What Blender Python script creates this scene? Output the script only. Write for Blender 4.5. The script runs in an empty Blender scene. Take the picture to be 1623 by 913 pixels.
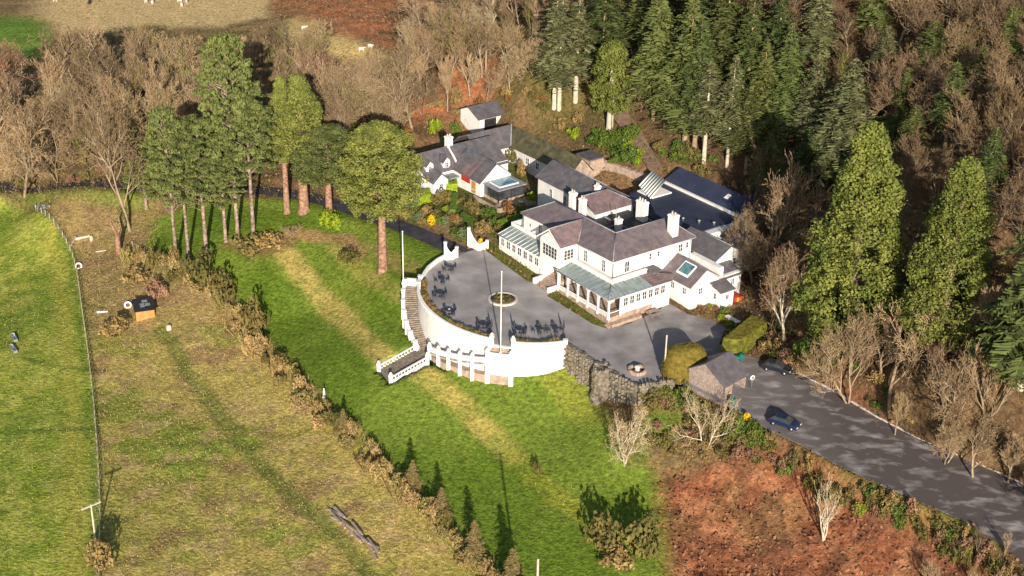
import bpy, math, random
import numpy as np
from mathutils import Vector, Matrix
SC = bpy.context.scene
COL = SC.collection
rnd = random.Random(7)
NR = np.random.default_rng(11)

# ------------------------------------------------------------------ camera
FPX = 2341.0; PITCH = math.radians(26); ROLL = math.atan(87/4800.0)
DIST = 234.0
F_ = np.array([0, math.cos(PITCH), -math.sin(PITCH)])
R0 = np.array([1.0, 0, 0]); U0 = np.cross(R0, F_)
R_ = math.cos(ROLL)*R0 + math.sin(ROLL)*U0
U_ = np.cross(R_, F_)
CP = -DIST*F_
cd = bpy.data.cameras.new('camera'); cam = bpy.data.objects.new('camera', cd); COL.objects.link(cam)
cam.matrix_world = Matrix(((R_[0], U_[0], -F_[0], CP[0]), (R_[1], U_[1], -F_[1], CP[1]), (R_[2], U_[2], -F_[2], CP[2]), (0, 0, 0, 1)))
cd.sensor_width = 36; cd.lens = 36*FPX/1623.0
cd.clip_start = 1; cd.clip_end = 9000
SC.camera = cam

def un(px, py, z=0.0):
    d = F_ + (px-811.5)/FPX*R_ - (py-456.5)/FPX*U_
    t = (z-CP[2])/d[2]
    return CP + t*d
def pr(p):
    q = np.asarray(p, float)-CP; w = q@F_
    return 811.5+FPX*(q@R_)/w, 456.5-FPX*(q@U_)/w
O = un(964, 513, 0)
UD = np.array([-.6, .8]); VD = np.array([.8, .6])
def zf(x, y):                      # the gently tilted plane of forecourt and drive
    return .06*((x-O[0])*UD[0] + (y-O[1])*UD[1])
def W(u, v, z=0):
    p = O[:2] + u*UD + v*VD
    return np.array([p[0], p[1], z])

# ------------------------------------------------------------------ noise
def _h(ix, iy, s):
    n = (ix.astype(np.int64)*374761393 + iy.astype(np.int64)*668265263 + s*1442695041) & 0xffffffff
    n = ((n ^ (n >> 13))*1274126177) & 0xffffffff
    return ((n ^ (n >> 16)) & 0xffff)/65535.0
def vnoise(x, y, s=0):
    ix = np.floor(x); iy = np.floor(y); fx = x-ix; fy = y-iy
    fx = fx*fx*(3-2*fx); fy = fy*fy*(3-2*fy)
    a = _h(ix, iy, s); b = _h(ix+1, iy, s); c = _h(ix, iy+1, s); d = _h(ix+1, iy+1, s)
    return (a*(1-fx)+b*fx)*(1-fy)+(c*(1-fx)+d*fx)*fy
def fbm(x, y, sc, s=0, o=4):
    r = 0; a = .5; t = 0
    for k in range(o):
        r = r + a*vnoise(x/sc*2**k+17.3*k, y/sc*2**k-9.1*k, s+k); t += a; a *= .5
    return r/t
def sstep(a, b, x):
    t = np.clip((x-a)/(b-a), 0, 1); return t*t*(3-2*t)
def pip(poly, X, Y):
    ins = np.zeros(X.shape, bool); n = len(poly)
    for i in range(n):
        x0, y0 = poly[i][:2]; x1, y1 = poly[(i+1) % n][:2]
        if y0 == y1: continue
        c = ((y0 > Y) != (y1 > Y)) & (X < (x1-x0)*(Y-y0)/(y1-y0)+x0)
        ins ^= c
    return ins
def dpoly(pts, X, Y, closed=True):
    d = np.full(X.shape, 1e9); n = len(pts)
    for i in range(n if closed else n-1):
        a = np.array(pts[i][:2]); b = np.array(pts[(i+1) % n][:2]); e = b-a
        t = np.clip(((X-a[0])*e[0]+(Y-a[1])*e[1])/max(e@e, 1e-9), 0, 1)
        d = np.minimum(d, np.hypot(X-a[0]-t*e[0], Y-a[1]-t*e[1]))
    return d

# ------------------------------------------------------------------ terrain
CTRL = [(60,850,-12.5),(60,700,-12),(20,550,-11),(100,400,-9),(60,330,-8),(150,600,-11),(150,860,-12.5),(230,480,-8.5),(300,700,-11.5),
 (400,880,-13),(200,370,-6),(520,650,-10),(450,560,-9),(370,470,-7),(500,500,-7.2),(650,700,-9.3),(650,800,-11),(850,800,-10.8),(1000,880,-11.5),(800,900,-12.5),
 (1050,750,-9),(930,660,-7),(930,605,-4.4),(955,630,-4.6),(1005,640,-3.6),(1040,622,-2.3),(1060,618,-1.9),(900,583,-3.4),(810,612,-5.3),(740,602,-5.3),(690,590,-5.0),(620,600,-5.6),(600,560,-4.9),(620,500,-3.3),(600,470,-2.5),(560,420,-1.7),(632,440,-.3),
 (400,410,-4),(280,420,-5.5),(460,345,-.6),(607,428,-1.0),(560,350,.2),(880,580,-3.5),(1150,800,-10.5),(1250,880,-12),(1400,900,-10),(1100,690,-6.5),(1040,655,-4.0),(1000,685,-5.4),
 (1160,665,-2.6),(1250,705,-3.4),(1400,790,-5),(1530,860,-6.5),(1250,640,-1.6),(1450,740,-2.9),(1600,830,-4),(1300,740,-7),
 (100,300,-3),(30,200,-1),(250,200,0),(200,30,4),(550,60,9),(560,150,4),(420,20,7),(400,290,-.5),(300,300,-1.5),(450,220,1.5),(570,325,1.3),(640,360,1.7),(700,380,1.8),
 (700,330,2.2),(760,310,2.4),(800,330,2.3),(680,230,2.6),(760,205,3),(1000,230,7),(940,250,4),(900,180,8),(850,100,16),(700,150,8),(1100,240,8),(1000,300,2.2),(960,288,2.4),(1035,312,2.3),(1005,262,5.4),(1050,280,5.2),
 (1200,100,24),(1400,60,32),(1600,30,38),(1100,20,28),(900,20,22),(1250,440,.6),(1200,470,0),(1300,520,1.2),(1500,500,9),(1600,600,10),(1600,715,1),(1450,630,3),(1320,600,0),
 (1400,300,17),(1600,300,24),(1200,300,5),(1180,380,1.5),(820,370,2.0),(1000,430,0),(950,330,1.6),(850,250,2.6),(1100,430,0.2),(1050,330,2.0),(800,20,14)]
cpts = np.array([list(un(a, b, c)[:2])+[c] for a, b, c in CTRL])
for a, b, c in ((-220,-60,-14),(-220,150,0),(-150,320,14),(60,330,60),(220,250,80),(220,0,46),(220,-120,5),(0,-150,-20),(-200,-180,-18),(200,-200,-16)):
    cpts = np.vstack([cpts, [a, b, c]])
def _tps():
    n = len(cpts); P = cpts[:, :2]/100
    d = np.hypot(P[:, None, 0]-P[None, :, 0], P[:, None, 1]-P[None, :, 1])
    K = np.where(d > 0, d*d*np.log(d+1e-12), 0)+np.eye(n)*2e-3
    A = np.zeros((n+3, n+3)); A[:n, :n] = K; A[:n, n] = 1; A[:n, n+1:] = P
    A[n, :n] = 1; A[n+1:, :n] = P.T
    return np.linalg.solve(A, np.r_[cpts[:, 2], 0, 0, 0]), P
TW, TP = _tps()
def tps(X, Y):
    X = np.asarray(X, float)/100; Y = np.asarray(Y, float)/100
    r = TW[-3]+TW[-2]*X+TW[-1]*Y
    for i in range(len(TP)):
        d2 = (X-TP[i, 0])**2+(Y-TP[i, 1])**2
        r = r+TW[i]*.5*d2*np.log(d2+1e-12)
    return np.clip(r, -26, 85)
def P0(px, py):                    # first approximation of a ground point under a direction of view
    z = 0.0
    lo = None
    d = F_ + (px-811.5)/FPX*R_ - (py-456.5)/FPX*U_
    ts = np.linspace(120, 520, 801)
    pts = CP[None]+ts[:, None]*d[None]
    g = tps(pts[:, 0], pts[:, 1])-pts[:, 2]
    k = np.argmax(g > 0)
    if g[k] <= 0: k = 800
    k = max(k, 1)
    t = ts[k-1]+(ts[k]-ts[k-1])*(-g[k-1])/(g[k]-g[k-1]+1e-9)
    return CP+t*d
def PL(l): return [P0(a, b)[:2] for a, b in l]

CC = np.array([2.04, -3.57]); CR = 16.5
def arc(r, a0, a1, n): return [(CC[0]+r*math.cos(math.radians(a0+(a1-a0)*i/n)), CC[1]+r*math.sin(math.radians(a0+(a1-a0)*i/n))) for i in range(n+1)]
def uz(px, py):
    z = 0
    for _ in range(12):
        q = un(px, py, z); z = zf(q[0], q[1])
    return q[:2]
# paved outline: house front, turning area, drive to the lower right, stone wall corner, round balustrade
north = [(755,396),(780,393),(851,443),(860,452),(882,461),(961,516),(1000,512),(1042,493),(1060,480),(1090,498),(1130,508),(1150,520),(1140,545),(1178,562),(1205,570),(1262,592),(1320,621),(1388,662),(1455,697),(1540,733),(1700,800)]
south = [(1700,960),(1600,873),(1530,826),(1450,792),(1390,765),(1330,738),(1270,705),(1225,684),(1165,650),(1092,612),(1072,607)]
_n = [tuple(uz(*p)) for p in north]
_n = [_n[0], tuple(W(31,-2.0)[:2]), tuple(W(17,-2.5)[:2]), tuple(W(16.2,-2.1)[:2]), tuple(W(12.2,-2.1)[:2]), tuple(W(11.8,-2.7)[:2]), tuple(W(1.2,-2.1)[:2]), tuple(W(-1.35,-1.0)[:2])]+_n[6:]
fore = _n+[tuple(uz(*p)) for p in south]+[(21.6,-26.9),(18.0,-29.2),(8.3,-18.8)]+arc(CR-.15, -67, -180, 40)+[(-14.0,-.4),(-12.9,3.2),(-11.2,6.5),(-9.6,8.4)]
flush = list(_n)
flush2 = [tuple(uz(*p)) for p in south[:-2]]
roadc = PL([(738,402),(712,391),(680,375),(650,364),(615,352),(580,341),(540,326),(490,312),(440,305),(380,302),(300,300),(200,297),(100,294),(0,292),(-80,292)])
def resample(pts, st):
    pts = [np.array(p[:2], float) for p in pts]; out = [pts[0]]; 
    for a, b in zip(pts[:-1], pts[1:]):
        n = max(1, int(np.linalg.norm(b-a)/st))
        for i in range(1, n+1): out.append(a+(b-a)*i/n)
    for _ in range(6):
        out = [out[0]]+[(out[i-1]+2*out[i]+out[i+1])/4 for i in range(1, len(out)-1)]+[out[-1]]
    return out
roadc = resample(roadc, 1.5)

def axis(a, b, st, far, n):
    core = list(np.arange(a, b, st)); L = []; R = []
    for i in range(1, n+1):
        t = (i/n)**2.5
        L.append(a-t*(far)-i*st); R.append(b+t*(far)+(i)*st)
    return np.array(L[::-1]+core+R)
XS = axis(-110, 118, .6, 2400, 34); YS = axis(-92, 165, .6, 2400, 34)
GX, GY = np.meshgrid(XS, YS)
B = tps(GX, GY)
# region masks -----------------------------------------------------------
wx = (fbm(GX, GY, 5, 3)-.5)*2.6; wy = (fbm(GX, GY, 5, 9)-.5)*2.6
def soft(pxpoly, w=.9, warp=1.0):
    poly = PL(pxpoly); X = GX+wx*warp; Y = GY+wy*warp
    i = pip(poly, X, Y); d = dpoly(poly, X, Y)
    return np.clip(.5+np.where(i, d, -d)/w/2, 0, 1)
m_field = soft([(-90,300),(0,318),(60,334),(100,372),(118,400),(130,480),(147,600),(159,760),(157,1000),(-200,1000)], .6, .25)
m_lawn = soft([(228,395),(245,350),(300,325),(400,318),(560,318),(600,345),(660,362),(714,398),(690,470),(720,560),(890,545),(935,600),(960,660),(990,735),(1050,742),(1062,800),(1072,1000),(830,1000),(770,900),(700,830),(620,740),(560,680),(520,640),(450,565),(370,470),(300,428),(250,420)], 1.0, .35)
m_rough = soft([(60,318),(250,325),(250,420),(300,428),(370,470),(450,565),(520,640),(620,740),(700,830),(770,900),(830,1000),(157,1000),(159,760),(147,600),(130,480),(118,400),(100,372)], 1.0, .3)
m_brack = soft([(1052,745),(1110,735),(1190,700),(1290,745),(1390,800),(1540,870),(1600,1000),(1068,1000)], 2.0, 1)
m_bank = soft([(1000,640),(1060,600),(1090,612),(1160,650),(1240,700),(1390,775),(1530,835),(1623,900),(1560,900),(1400,815),(1300,760),(1190,712),(1110,740),(1055,750),(990,740)], 1.6, 1)
m_top = soft([(90,-60),(440,-60),(425,30),(330,45),(230,42),(90,60),(60,20)], 2, 1) 
m_top2 = soft([(430,50),(470,25),(520,45),(640,95),(620,118),(540,95),(480,75)], 2, 1)
m_topg = soft([(-60,20),(60,28),(80,50),(75,90),(50,110),(10,80),(-60,60)], 2, 1)
m_red = np.maximum.reduce([soft([(410,-60),(760,-60),(800,10),(720,60),(600,72),(520,45),(440,10)], 4, 2), soft([(690,75),(740,90),(790,110),(770,150),(720,165),(700,130)], 3, 2), soft([(640,160),(700,150),(740,170),(700,190),(650,195)], 3, 2), soft([(1290,600),(1330,590),(1460,670),(1623,740),(1623,790),(1455,700),(1300,625)], 2, 1)])
m_gard = soft([(560,318),(690,240),(730,215),(830,230),(860,330),(800,375),(752,396),(714,398),(660,362),(600,345)], 2, .6)
m_verge = np.where(pip([W(31,-3)[:2],W(31,.6)[:2],W(-1,.6)[:2],W(-1,-3)[:2]], GX, GY), 1.0, 0.0)
m_gr2 = soft([(0,300),(120,300),(240,312),(230,335),(60,330)], 1.5, 1)
# bank bands in the lawn
def band(px, w):
    d = dpoly(PL(px), GX+wx*.6, GY+wy*.6, closed=False); return 1-sstep(w*.55, w*1.15, d)
m_b1 = band([(450,395),(480,440),(530,490),(575,535),(612,570)], 2.0)
m_b2 = band([(650,575),(700,620),(760,672),(815,722)], 2.1)
m_b4 = band([(815,722),(870,775),(925,822),(950,850)], 2.0)
m_b3 = band([(470,372),(520,380),(570,425),(628,470)], 1.6)
m_trk = band([(255,520),(300,590),(350,660),(410,730),(470,790),(540,850),(600,930)], 1.5)
# relief ------------------------------------------------------------------
low = dpoly(PL([(440,410),(480,460),(545,530),(610,590),(680,640),(760,705),(860,800),(930,870)]), GX, GY, closed=False)
inF = pip(fore, GX, GY)
Z = B.copy()
Z += m_rough*(fbm(GX, GY, 2.2, 21)-.5)*.5 + m_brack*(fbm(GX, GY, 2.6, 25)-.5)*1.5 + m_bank*(fbm(GX, GY, 2.2, 29)-.5)*.9
wood = np.clip(1-m_field-m_lawn-m_rough-m_brack-m_bank-m_top-m_top2-m_gard, 0, 1)
Z += wood*(fbm(GX, GY, 4, 31)-.5)*1.1 + m_field*(fbm(GX, GY, 7, 35)-.5)*.35 + m_lawn*(fbm(GX, GY, 6, 36)-.5)*.22
Z += -m_trk*.18
near = np.minimum(dpoly(flush, GX, GY, False), dpoly(flush2, GX, GY, False)*1.6)
wgt = np.exp(-(near/2.2)**2)
ZF = zf(GX, GY)
Z = Z*(1-wgt)+(ZF-.02)*wgt
dh = dpoly([W(-5,-1.5)[:2],W(31,-1.5)[:2],W(31,24)[:2],W(-5,24)[:2]], GX, GY)
inH = pip([W(-5,-1.5)[:2],W(31,-1.5)[:2],W(31,24)[:2],W(-5,24)[:2]], GX, GY)
wh = np.where(inH, 1, np.exp(-(dh/2.5)**2)*0)
Z = np.where(inH & ~inF, np.minimum(Z, ZF-.02)*.0+ZF-.02, Z)
dR = dpoly(roadc, GX, GY, False)
inFd = dpoly(fore, GX, GY)
Z = np.where(inF, np.minimum(Z, ZF-.14-np.clip(inFd-1, 0, .3)), Z)
# inside the retaining arc and stone wall the ground stays well below the paving
under = inF & (GX < 21) & ((np.hypot(GX-CC[0], GY-CC[1]) > CR-6) | (GY < -20))
Z = np.where(under, np.minimum(Z, ZF-.6), Z)
fl = pip([(-14.9,-13.0),(-20.4,-16.4),(-18.0,-20.6),(-11.8,-17.0)], GX, GY) | ((np.hypot(GX-CC[0], GY-CC[1]) > CR) & (np.hypot(GX-CC[0], GY-CC[1]) < 19.0) & (GX < -9.5) & (GY < 0))
Z = np.where(fl, np.minimum(Z, -6.9), Z)
def Hs(x, y):
    i = int(np.clip(np.searchsorted(XS, x)-1, 0, len(XS)-2)); j = int(np.clip(np.searchsorted(YS, y)-1, 0, len(YS)-2))
    a = (x-XS[i])/(XS[i+1]-XS[i]); b = (y-YS[j])/(YS[j+1]-YS[j])
    return float((Z[j, i]*(1-a)+Z[j, i+1]*a)*(1-b)+(Z[j+1, i]*(1-a)+Z[j+1, i+1]*a)*b)
def Hv(x, y, A=None):
    A = Z if A is None else A
    i = np.clip(np.searchsorted(XS, x)-1, 0, len(XS)-2); j = np.clip(np.searchsorted(YS, y)-1, 0, len(YS)-2)
    a = (x-XS[i])/(XS[i+1]-XS[i]); b = (y-YS[j])/(YS[j+1]-YS[j])
    return (A[j, i]*(1-a)+A[j, i+1]*a)*(1-b)+(A[j+1, i]*(1-a)+A[j+1, i+1]*a)*b
# flatten along the lane
for k in range(len(roadc)):
    pass
cz = np.array([Hs(p[0], p[1]) for p in roadc])
for _ in range(20): cz[1:-1] = (cz[:-2]+2*cz[1:-1]+cz[2:])/4
cz[0] = zf(*roadc[0])
mR = dR < 6
if mR.any():
    ys, xs_ = np.where(mR); X = GX[mR]; Y = GY[mR]
    rp = np.array(roadc); k = np.argmin((X[:, None]-rp[None, :, 0])**2+(Y[:, None]-rp[None, :, 1])**2, axis=1)
    w = 1-sstep(2.6, 5.5, dR[mR]); Z[mR] = np.where(inF[mR], Z[mR], Z[mR]*(1-w)+(cz[k]-.1)*w)
def P(px, py):
    d = F_ + (px-811.5)/FPX*R_ - (py-456.5)/FPX*U_
    ts = np.linspace(120, 560, 1101); pts = CP[None]+ts[:, None]*d[None]
    g = Hv(pts[:, 0], pts[:, 1])-pts[:, 2]
    k = int(np.argmax(g > 0)); k = max(k, 1)
    t = ts[k-1]+(ts[k]-ts[k-1])*(-g[k-1])/(g[k]-g[k-1]+1e-9)
    q = CP+t*d
    return float(q[0]), float(q[1]), Hs(q[0], q[1])

# ------------------------------------------------------------------ materials
MATS = {}
def mat(name, c1, c2=None, scale=1.0, rough=.85, bump=0, rand=0.0, c3=None, coord='Object', spec=.25, metal=0, contrast=(.35,.65), bscale=None, detail=6):
    if name in MATS: return MATS[name]
    m = bpy.data.materials.new(name); m.use_nodes = True; nt = m.node_tree; N = nt.nodes; L = nt.links
    p = N['Principled BSDF']; p.inputs['Roughness'].default_value = rough
    p.inputs['Specular IOR Level'].default_value = spec; p.inputs['Metallic'].default_value = metal
    tc = N.new('ShaderNodeTexCoord'); out = None
    geo = N.new('ShaderNodeNewGeometry')
    src = geo.outputs['Position'] if coord == 'World' else tc.outputs['Object']
    nz = N.new('ShaderNodeTexNoise'); nz.inputs['Scale'].default_value = scale; nz.inputs['Detail'].default_value = detail
    L.new(src, nz.inputs['Vector'])
    cr = N.new('ShaderNodeValToRGB'); cr.color_ramp.elements[0].position = contrast[0]; cr.color_ramp.elements[1].position = contrast[1]
    c2 = c2 or tuple(min(1, v*1.25) for v in c1)
    cr.color_ramp.elements[0].color = (*c1, 1); cr.color_ramp.elements[1].color = (*c2, 1)
    L.new(nz.outputs['Fac'], cr.inputs['Fac']); out = cr.outputs['Color']
    if c3 or rand:
        oi = N.new('ShaderNodeObjectInfo')
        if c3:
            mx = N.new('ShaderNodeMix'); mx.data_type = 'RGBA'; L.new(oi.outputs['Random'], mx.inputs[0]); L.new(out, mx.inputs[6]); mx.inputs[7].default_value = (*c3, 1)
            mul = N.new('ShaderNodeMath'); mul.operation = 'MULTIPLY'; mul.inputs[1].default_value = .8; L.new(oi.outputs['Random'], mul.inputs[0]); L.new(mul.outputs[0], mx.inputs[0])
            out = mx.outputs[2]
        if rand:
            hs = N.new('ShaderNodeHueSaturation'); mr = N.new('ShaderNodeMapRange'); w = N.new('ShaderNodeMath'); w.operation = 'FRACT'
            mm = N.new('ShaderNodeMath'); mm.operation = 'MULTIPLY'; mm.inputs[1].default_value = 7.31; L.new(oi.outputs['Random'], mm.inputs[0]); L.new(mm.outputs[0], w.inputs[0])
            mr.inputs[3].default_value = 1-rand; mr.inputs[4].default_value = 1+rand; L.new(w.outputs[0], mr.inputs[0]); L.new(mr.outputs[0], hs.inputs['Value']); L.new(out, hs.inputs['Color']); out = hs.outputs['Color']
    L.new(out, p.inputs['Base Color'])
    if bump:
        b = N.new('ShaderNodeBump'); b.inputs['Strength'].default_value = min(1, bump); b.inputs['Distance'].default_value = .1*max(1, bump)
        n2 = N.new('ShaderNodeTexNoise'); n2.inputs['Scale'].default_value = bscale or scale*3; n2.inputs['Detail'].default_value = 5
        L.new(src, n2.inputs['Vector']); L.new(n2.outputs['Fac'], b.inputs['Height']); L.new(b.outputs['Normal'], p.inputs['Normal'])
    MATS[name] = m; return m
def slate(name, c1, c2, c3=(.2,.2,.1), mossy=.15):
    m = mat(name, c1, c2, .9, .6, 0, detail=8, spec=.35); nt = m.node_tree; N = nt.nodes; L = nt.links; p = N['Principled BSDF']
    prev = p.inputs['Base Color'].links[0].from_socket
    tc = N.new('ShaderNodeTexCoord'); br = N.new('ShaderNodeTexVoronoi'); br.inputs['Scale'].default_value = 2.6
    mp = N.new('ShaderNodeMapping'); mp.inputs['Scale'].default_value = (1, 1, 1.7); L.new(tc.outputs['Object'], mp.inputs['Vector']); L.new(mp.outputs[0], br.inputs['Vector'])
    mx = N.new('ShaderNodeMix'); mx.data_type = 'RGBA'; mx.blend_type = 'OVERLAY'; mx.inputs[0].default_value = .16; L.new(prev, mx.inputs[6]); L.new(br.outputs['Color'], mx.inputs[7])
    hs = N.new('ShaderNodeHueSaturation'); hs.inputs['Saturation'].default_value = .8; L.new(mx.outputs[2], hs.inputs['Color'])
    n2 = N.new('ShaderNodeTexNoise'); n2.inputs['Scale'].default_value = .35; n2.inputs['Detail'].default_value = 8; L.new(tc.outputs['Object'], n2.inputs['Vector'])
    cr = N.new('ShaderNodeValToRGB'); cr.color_ramp.elements[0].position = .55; cr.color_ramp.elements[1].position = .75; L.new(n2.outputs['Fac'], cr.inputs['Fac'])
    ml = N.new('ShaderNodeMath'); ml.operation = 'MULTIPLY'; ml.inputs[1].default_value = mossy; L.new(cr.outputs['Color'], ml.inputs[0])
    m2 = N.new('ShaderNodeMix'); m2.data_type = 'RGBA'; L.new(ml.outputs[0], m2.inputs[0]); L.new(hs.outputs[0], m2.inputs[6]); m2.inputs[7].default_value = (*c3, 1)
    L.new(m2.outputs[2], p.inputs['Base Color'])
    wv = N.new('ShaderNodeTexWave'); wv.bands_direction = 'Z'; wv.inputs['Scale'].default_value = 2.2; wv.inputs['Distortion'].default_value = .5; L.new(tc.outputs['Object'], wv.inputs['Vector'])
    b = N.new('ShaderNodeBump'); b.inputs['Strength'].default_value = .5; b.inputs['Distance'].default_value = .05; L.new(wv.outputs['Fac'], b.inputs['Height']); L.new(b.outputs['Normal'], p.inputs['Normal'])
    return m
M_white = mat('white_render', (.6,.59,.56), (.82,.8,.78), .5, .85, .25, contrast=(.22,.45))
M_trim = mat('white_paint', (.78,.77,.75), (.84,.83,.8), 2, .5)
M_shadewhite = mat('grey_white_render', (.62,.62,.62), (.74,.73,.71), .7, .85, .15)  # white render with shade put into its colour, for rear and recessed walls
M_slate = slate('purple_slate', (.125,.095,.11), (.185,.145,.16), (.2,.16,.12), .2)
M_slatep = slate('pink_slate', (.145,.09,.1), (.22,.145,.15), (.3,.2,.15), .3)
M_slateg = slate('grey_slate', (.09,.083,.095), (.145,.13,.145), (.16,.14,.08), .3)
M_moss = slate('mossy_slate', (.06,.055,.025), (.13,.115,.045), (.1,.11,.025), .6)
M_navy = mat('navy_roofing', (.028,.037,.075), (.045,.055,.095), .5, .55, 0, spec=.4)
M_lead = mat('lead', (.2,.21,.24), (.3,.31,.34), 1.5, .5)
M_glassroof = mat('conservatory_glass', (.19,.25,.25), (.3,.36,.35), .8, .3, 0, spec=.6)
M_pane = mat('window_glass', (.02,.025,.03), (.07,.075,.08), .8, .1, 0, spec=.6)
M_sky = mat('rooflight_glass', (.05,.16,.24), (.2,.42,.55), .5, .15, 0, spec=.6)
M_dark = mat('dark_paint', (.02,.02,.022), (.035,.035,.04), 2, .5)
M_navym = mat('dark_navy_metal', (.03,.035,.055), (.05,.055,.08), 2, .45)
M_stone = mat('rubble_stone', (.085,.075,.055), (.29,.25,.2), 2.2, .95, 1.5, bscale=3, contrast=(.3,.7))
M_pinkstone = mat('pink_stone', (.3,.22,.17), (.48,.37,.3), 1.6, .9, .6)
M_step = mat('stone_steps', (.16,.13,.11), (.3,.25,.2), 1.5, .9, .5)
M_kerb = mat('pale_stone', (.45,.42,.38), (.62,.58,.53), 2, .9, .3)
M_timber = mat('weathered_timber', (.25,.2,.18), (.4,.33,.29), 2.5, .85, .4)
M_orange = mat('orange_timber', (.42,.2,.06), (.55,.28,.1), 2, .8, .3)
M_red = mat('red_paint', (.4,.02,.015), (.5,.05,.03), 2, .5)
M_bark = mat('grey_bark', (.22,.165,.11), (.38,.3,.2), 1.2, .95, .5, rand=.15)
M_barkp = mat('pale_bark', (.42,.37,.28), (.6,.54,.43), 1.2, .95, .4, rand=.1)
M_barkr = mat('reddish_bark', (.17,.09,.06), (.42,.26,.18), 2.5, .95, .8)
M_barkpine = mat('pine_bark', (.14,.095,.07), (.42,.32,.26), 2.5, .95, .8, rand=.1)
M_twig = mat('brown_twigs', (.2,.135,.08), (.36,.255,.155), .5, .95, 0, .38, c3=(.27,.2,.105))
M_twigp = mat('pale_twigs', (.34,.26,.14), (.5,.4,.24), .5, .95, 0, .08)
M_twigr = mat('red_brown_twigs', (.19,.1,.062), (.31,.185,.115), .5, .95, 0, .1)
M_fir = mat('fir_needles', (.026,.05,.013), (.115,.15,.042), .7, .8, 0, .32, c3=(.12,.125,.035), contrast=(.3,.7))
M_firg = mat('grey_fir_needles', (.06,.075,.03), (.2,.2,.09), .7, .8, 0, .1)
M_pine = mat('pine_needles', (.035,.055,.014), (.165,.185,.055), .6, .8, 0, .14, c3=(.14,.17,.045), contrast=(.3,.7))
M_seq = mat('redwood_foliage', (.085,.108,.02), (.25,.265,.06), .5, .8, 0, .1, contrast=(.3,.7))
M_cyp = mat('cypress_foliage', (.07,.098,.016), (.215,.235,.05), .45, .8, 0, .1, contrast=(.3,.7))
M_lime = mat('lime_foliage', (.14,.2,.01), (.26,.34,.02), 2.5, .75, 0, .1)
M_leaf = mat('green_foliage', (.035,.075,.012), (.1,.17,.03), 1.2, .7, 0, .25, c3=(.12,.16,.02))
M_olive = mat('olive_foliage', (.06,.065,.018), (.17,.15,.04), 1.0, .85, 0, .2, c3=(.2,.15,.05))
M_grey = mat('grey_green_foliage', (.08,.12,.05), (.17,.22,.1), 2, .85)
M_yell = mat('yellow_foliage', (.65,.4,.01), (.85,.6,.02), 3, .8)
M_hedge = mat('clipped_hedge_foliage', (.075,.085,.012), (.2,.19,.025), 1.5, .85, 0, .05)
M_hedgebr = mat('brown_hedge_foliage', (.11,.085,.014), (.21,.165,.03), 1.5, .85)
M_rust = mat('rusty_foliage', (.16,.075,.025), (.28,.14,.05), 1.5, .85)
M_tanleaf = mat('tan_foliage', (.19,.13,.05), (.36,.26,.1), 1.2, .9, 0, .12)
M_scrub = mat('dry_scrub', (.28,.18,.075), (.5,.35,.17), 1.0, .9, 0, .18, c3=(.22,.2,.06))
M_scrub2 = mat('brown_needles', (.16,.13,.045), (.34,.26,.11), 1.0, .9, 0)
M_wool = mat('wool', (.6,.56,.48), (.75,.7,.62), 4, .95)
M_metal = mat('galvanised_metal', (.35,.37,.4), (.5,.52,.55), 2, .4, 0, metal=.6)
M_teal = mat('green_plastic', (.01,.12,.1), (.015,.16,.13), 2, .5)
M_rubber = mat('rubber', (.015,.015,.015), (.025,.025,.025), 5, .8)
M_terra = mat('terracotta', (.45,.16,.07), (.55,.22,.1), 3, .8)
def carpaint(n, c):
    m = mat(n, c, tuple(v*1.15 for v in c), 1, .25, 0, spec=.6); m.node_tree.nodes['Principled BSDF'].inputs['Coat Weight'].default_value = .6; return m
M_carn = carpaint('navy_car_paint', (.01,.02,.06)); M_cark = carpaint('dark_car_paint', (.012,.016,.025))
M_tail = mat('tail_light_red', (.35,.01,.01), (.4,.015,.01), 2, .3); M_head = mat('headlight_clear', (.6,.6,.6), (.7,.7,.7), 2, .2)

# ------------------------------------------------------------------ mesh helpers
def link(name, me, m=None, parent=None):
    o = bpy.data.objects.new(name, me); COL.objects.link(o)
    if m is not None and me is not None and not len(me.materials): me.materials.append(m)
    if parent: o.parent = parent
    return o
def tag(o, label=None, cat=None, group=None, kind=None):
    if label: o['label'] = label
    if cat: o['category'] = cat
    if group: o['group'] = group
    if kind: o['kind'] = kind
    return o
def empty(name, loc, rz=0, label=None, cat=None, group=None):
    o = bpy.data.objects.new(name, None); COL.objects.link(o); o.location = [float(a) for a in loc]; o.rotation_euler = (0, 0, rz); o.empty_display_size = .3
    return tag(o, label, cat, group)
def fastmesh(name, V, Fq):
    """V (n,3), Fq (m,k) faces all with k corners"""
    me = bpy.data.meshes.new(name); V = np.ascontiguousarray(V, np.float32); Fq = np.ascontiguousarray(Fq, np.int32); k = Fq.shape[1]
    me.vertices.add(len(V)); me.vertices.foreach_set('co', V.ravel())
    me.loops.add(Fq.size); me.loops.foreach_set('vertex_index', Fq.ravel())
    me.polygons.add(len(Fq)); me.polygons.foreach_set('loop_start', np.arange(0, Fq.size, k, dtype=np.int32)); me.polygons.foreach_set('loop_total', np.full(len(Fq), k, np.int32))
    me.update(calc_edges=True); return me
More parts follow.
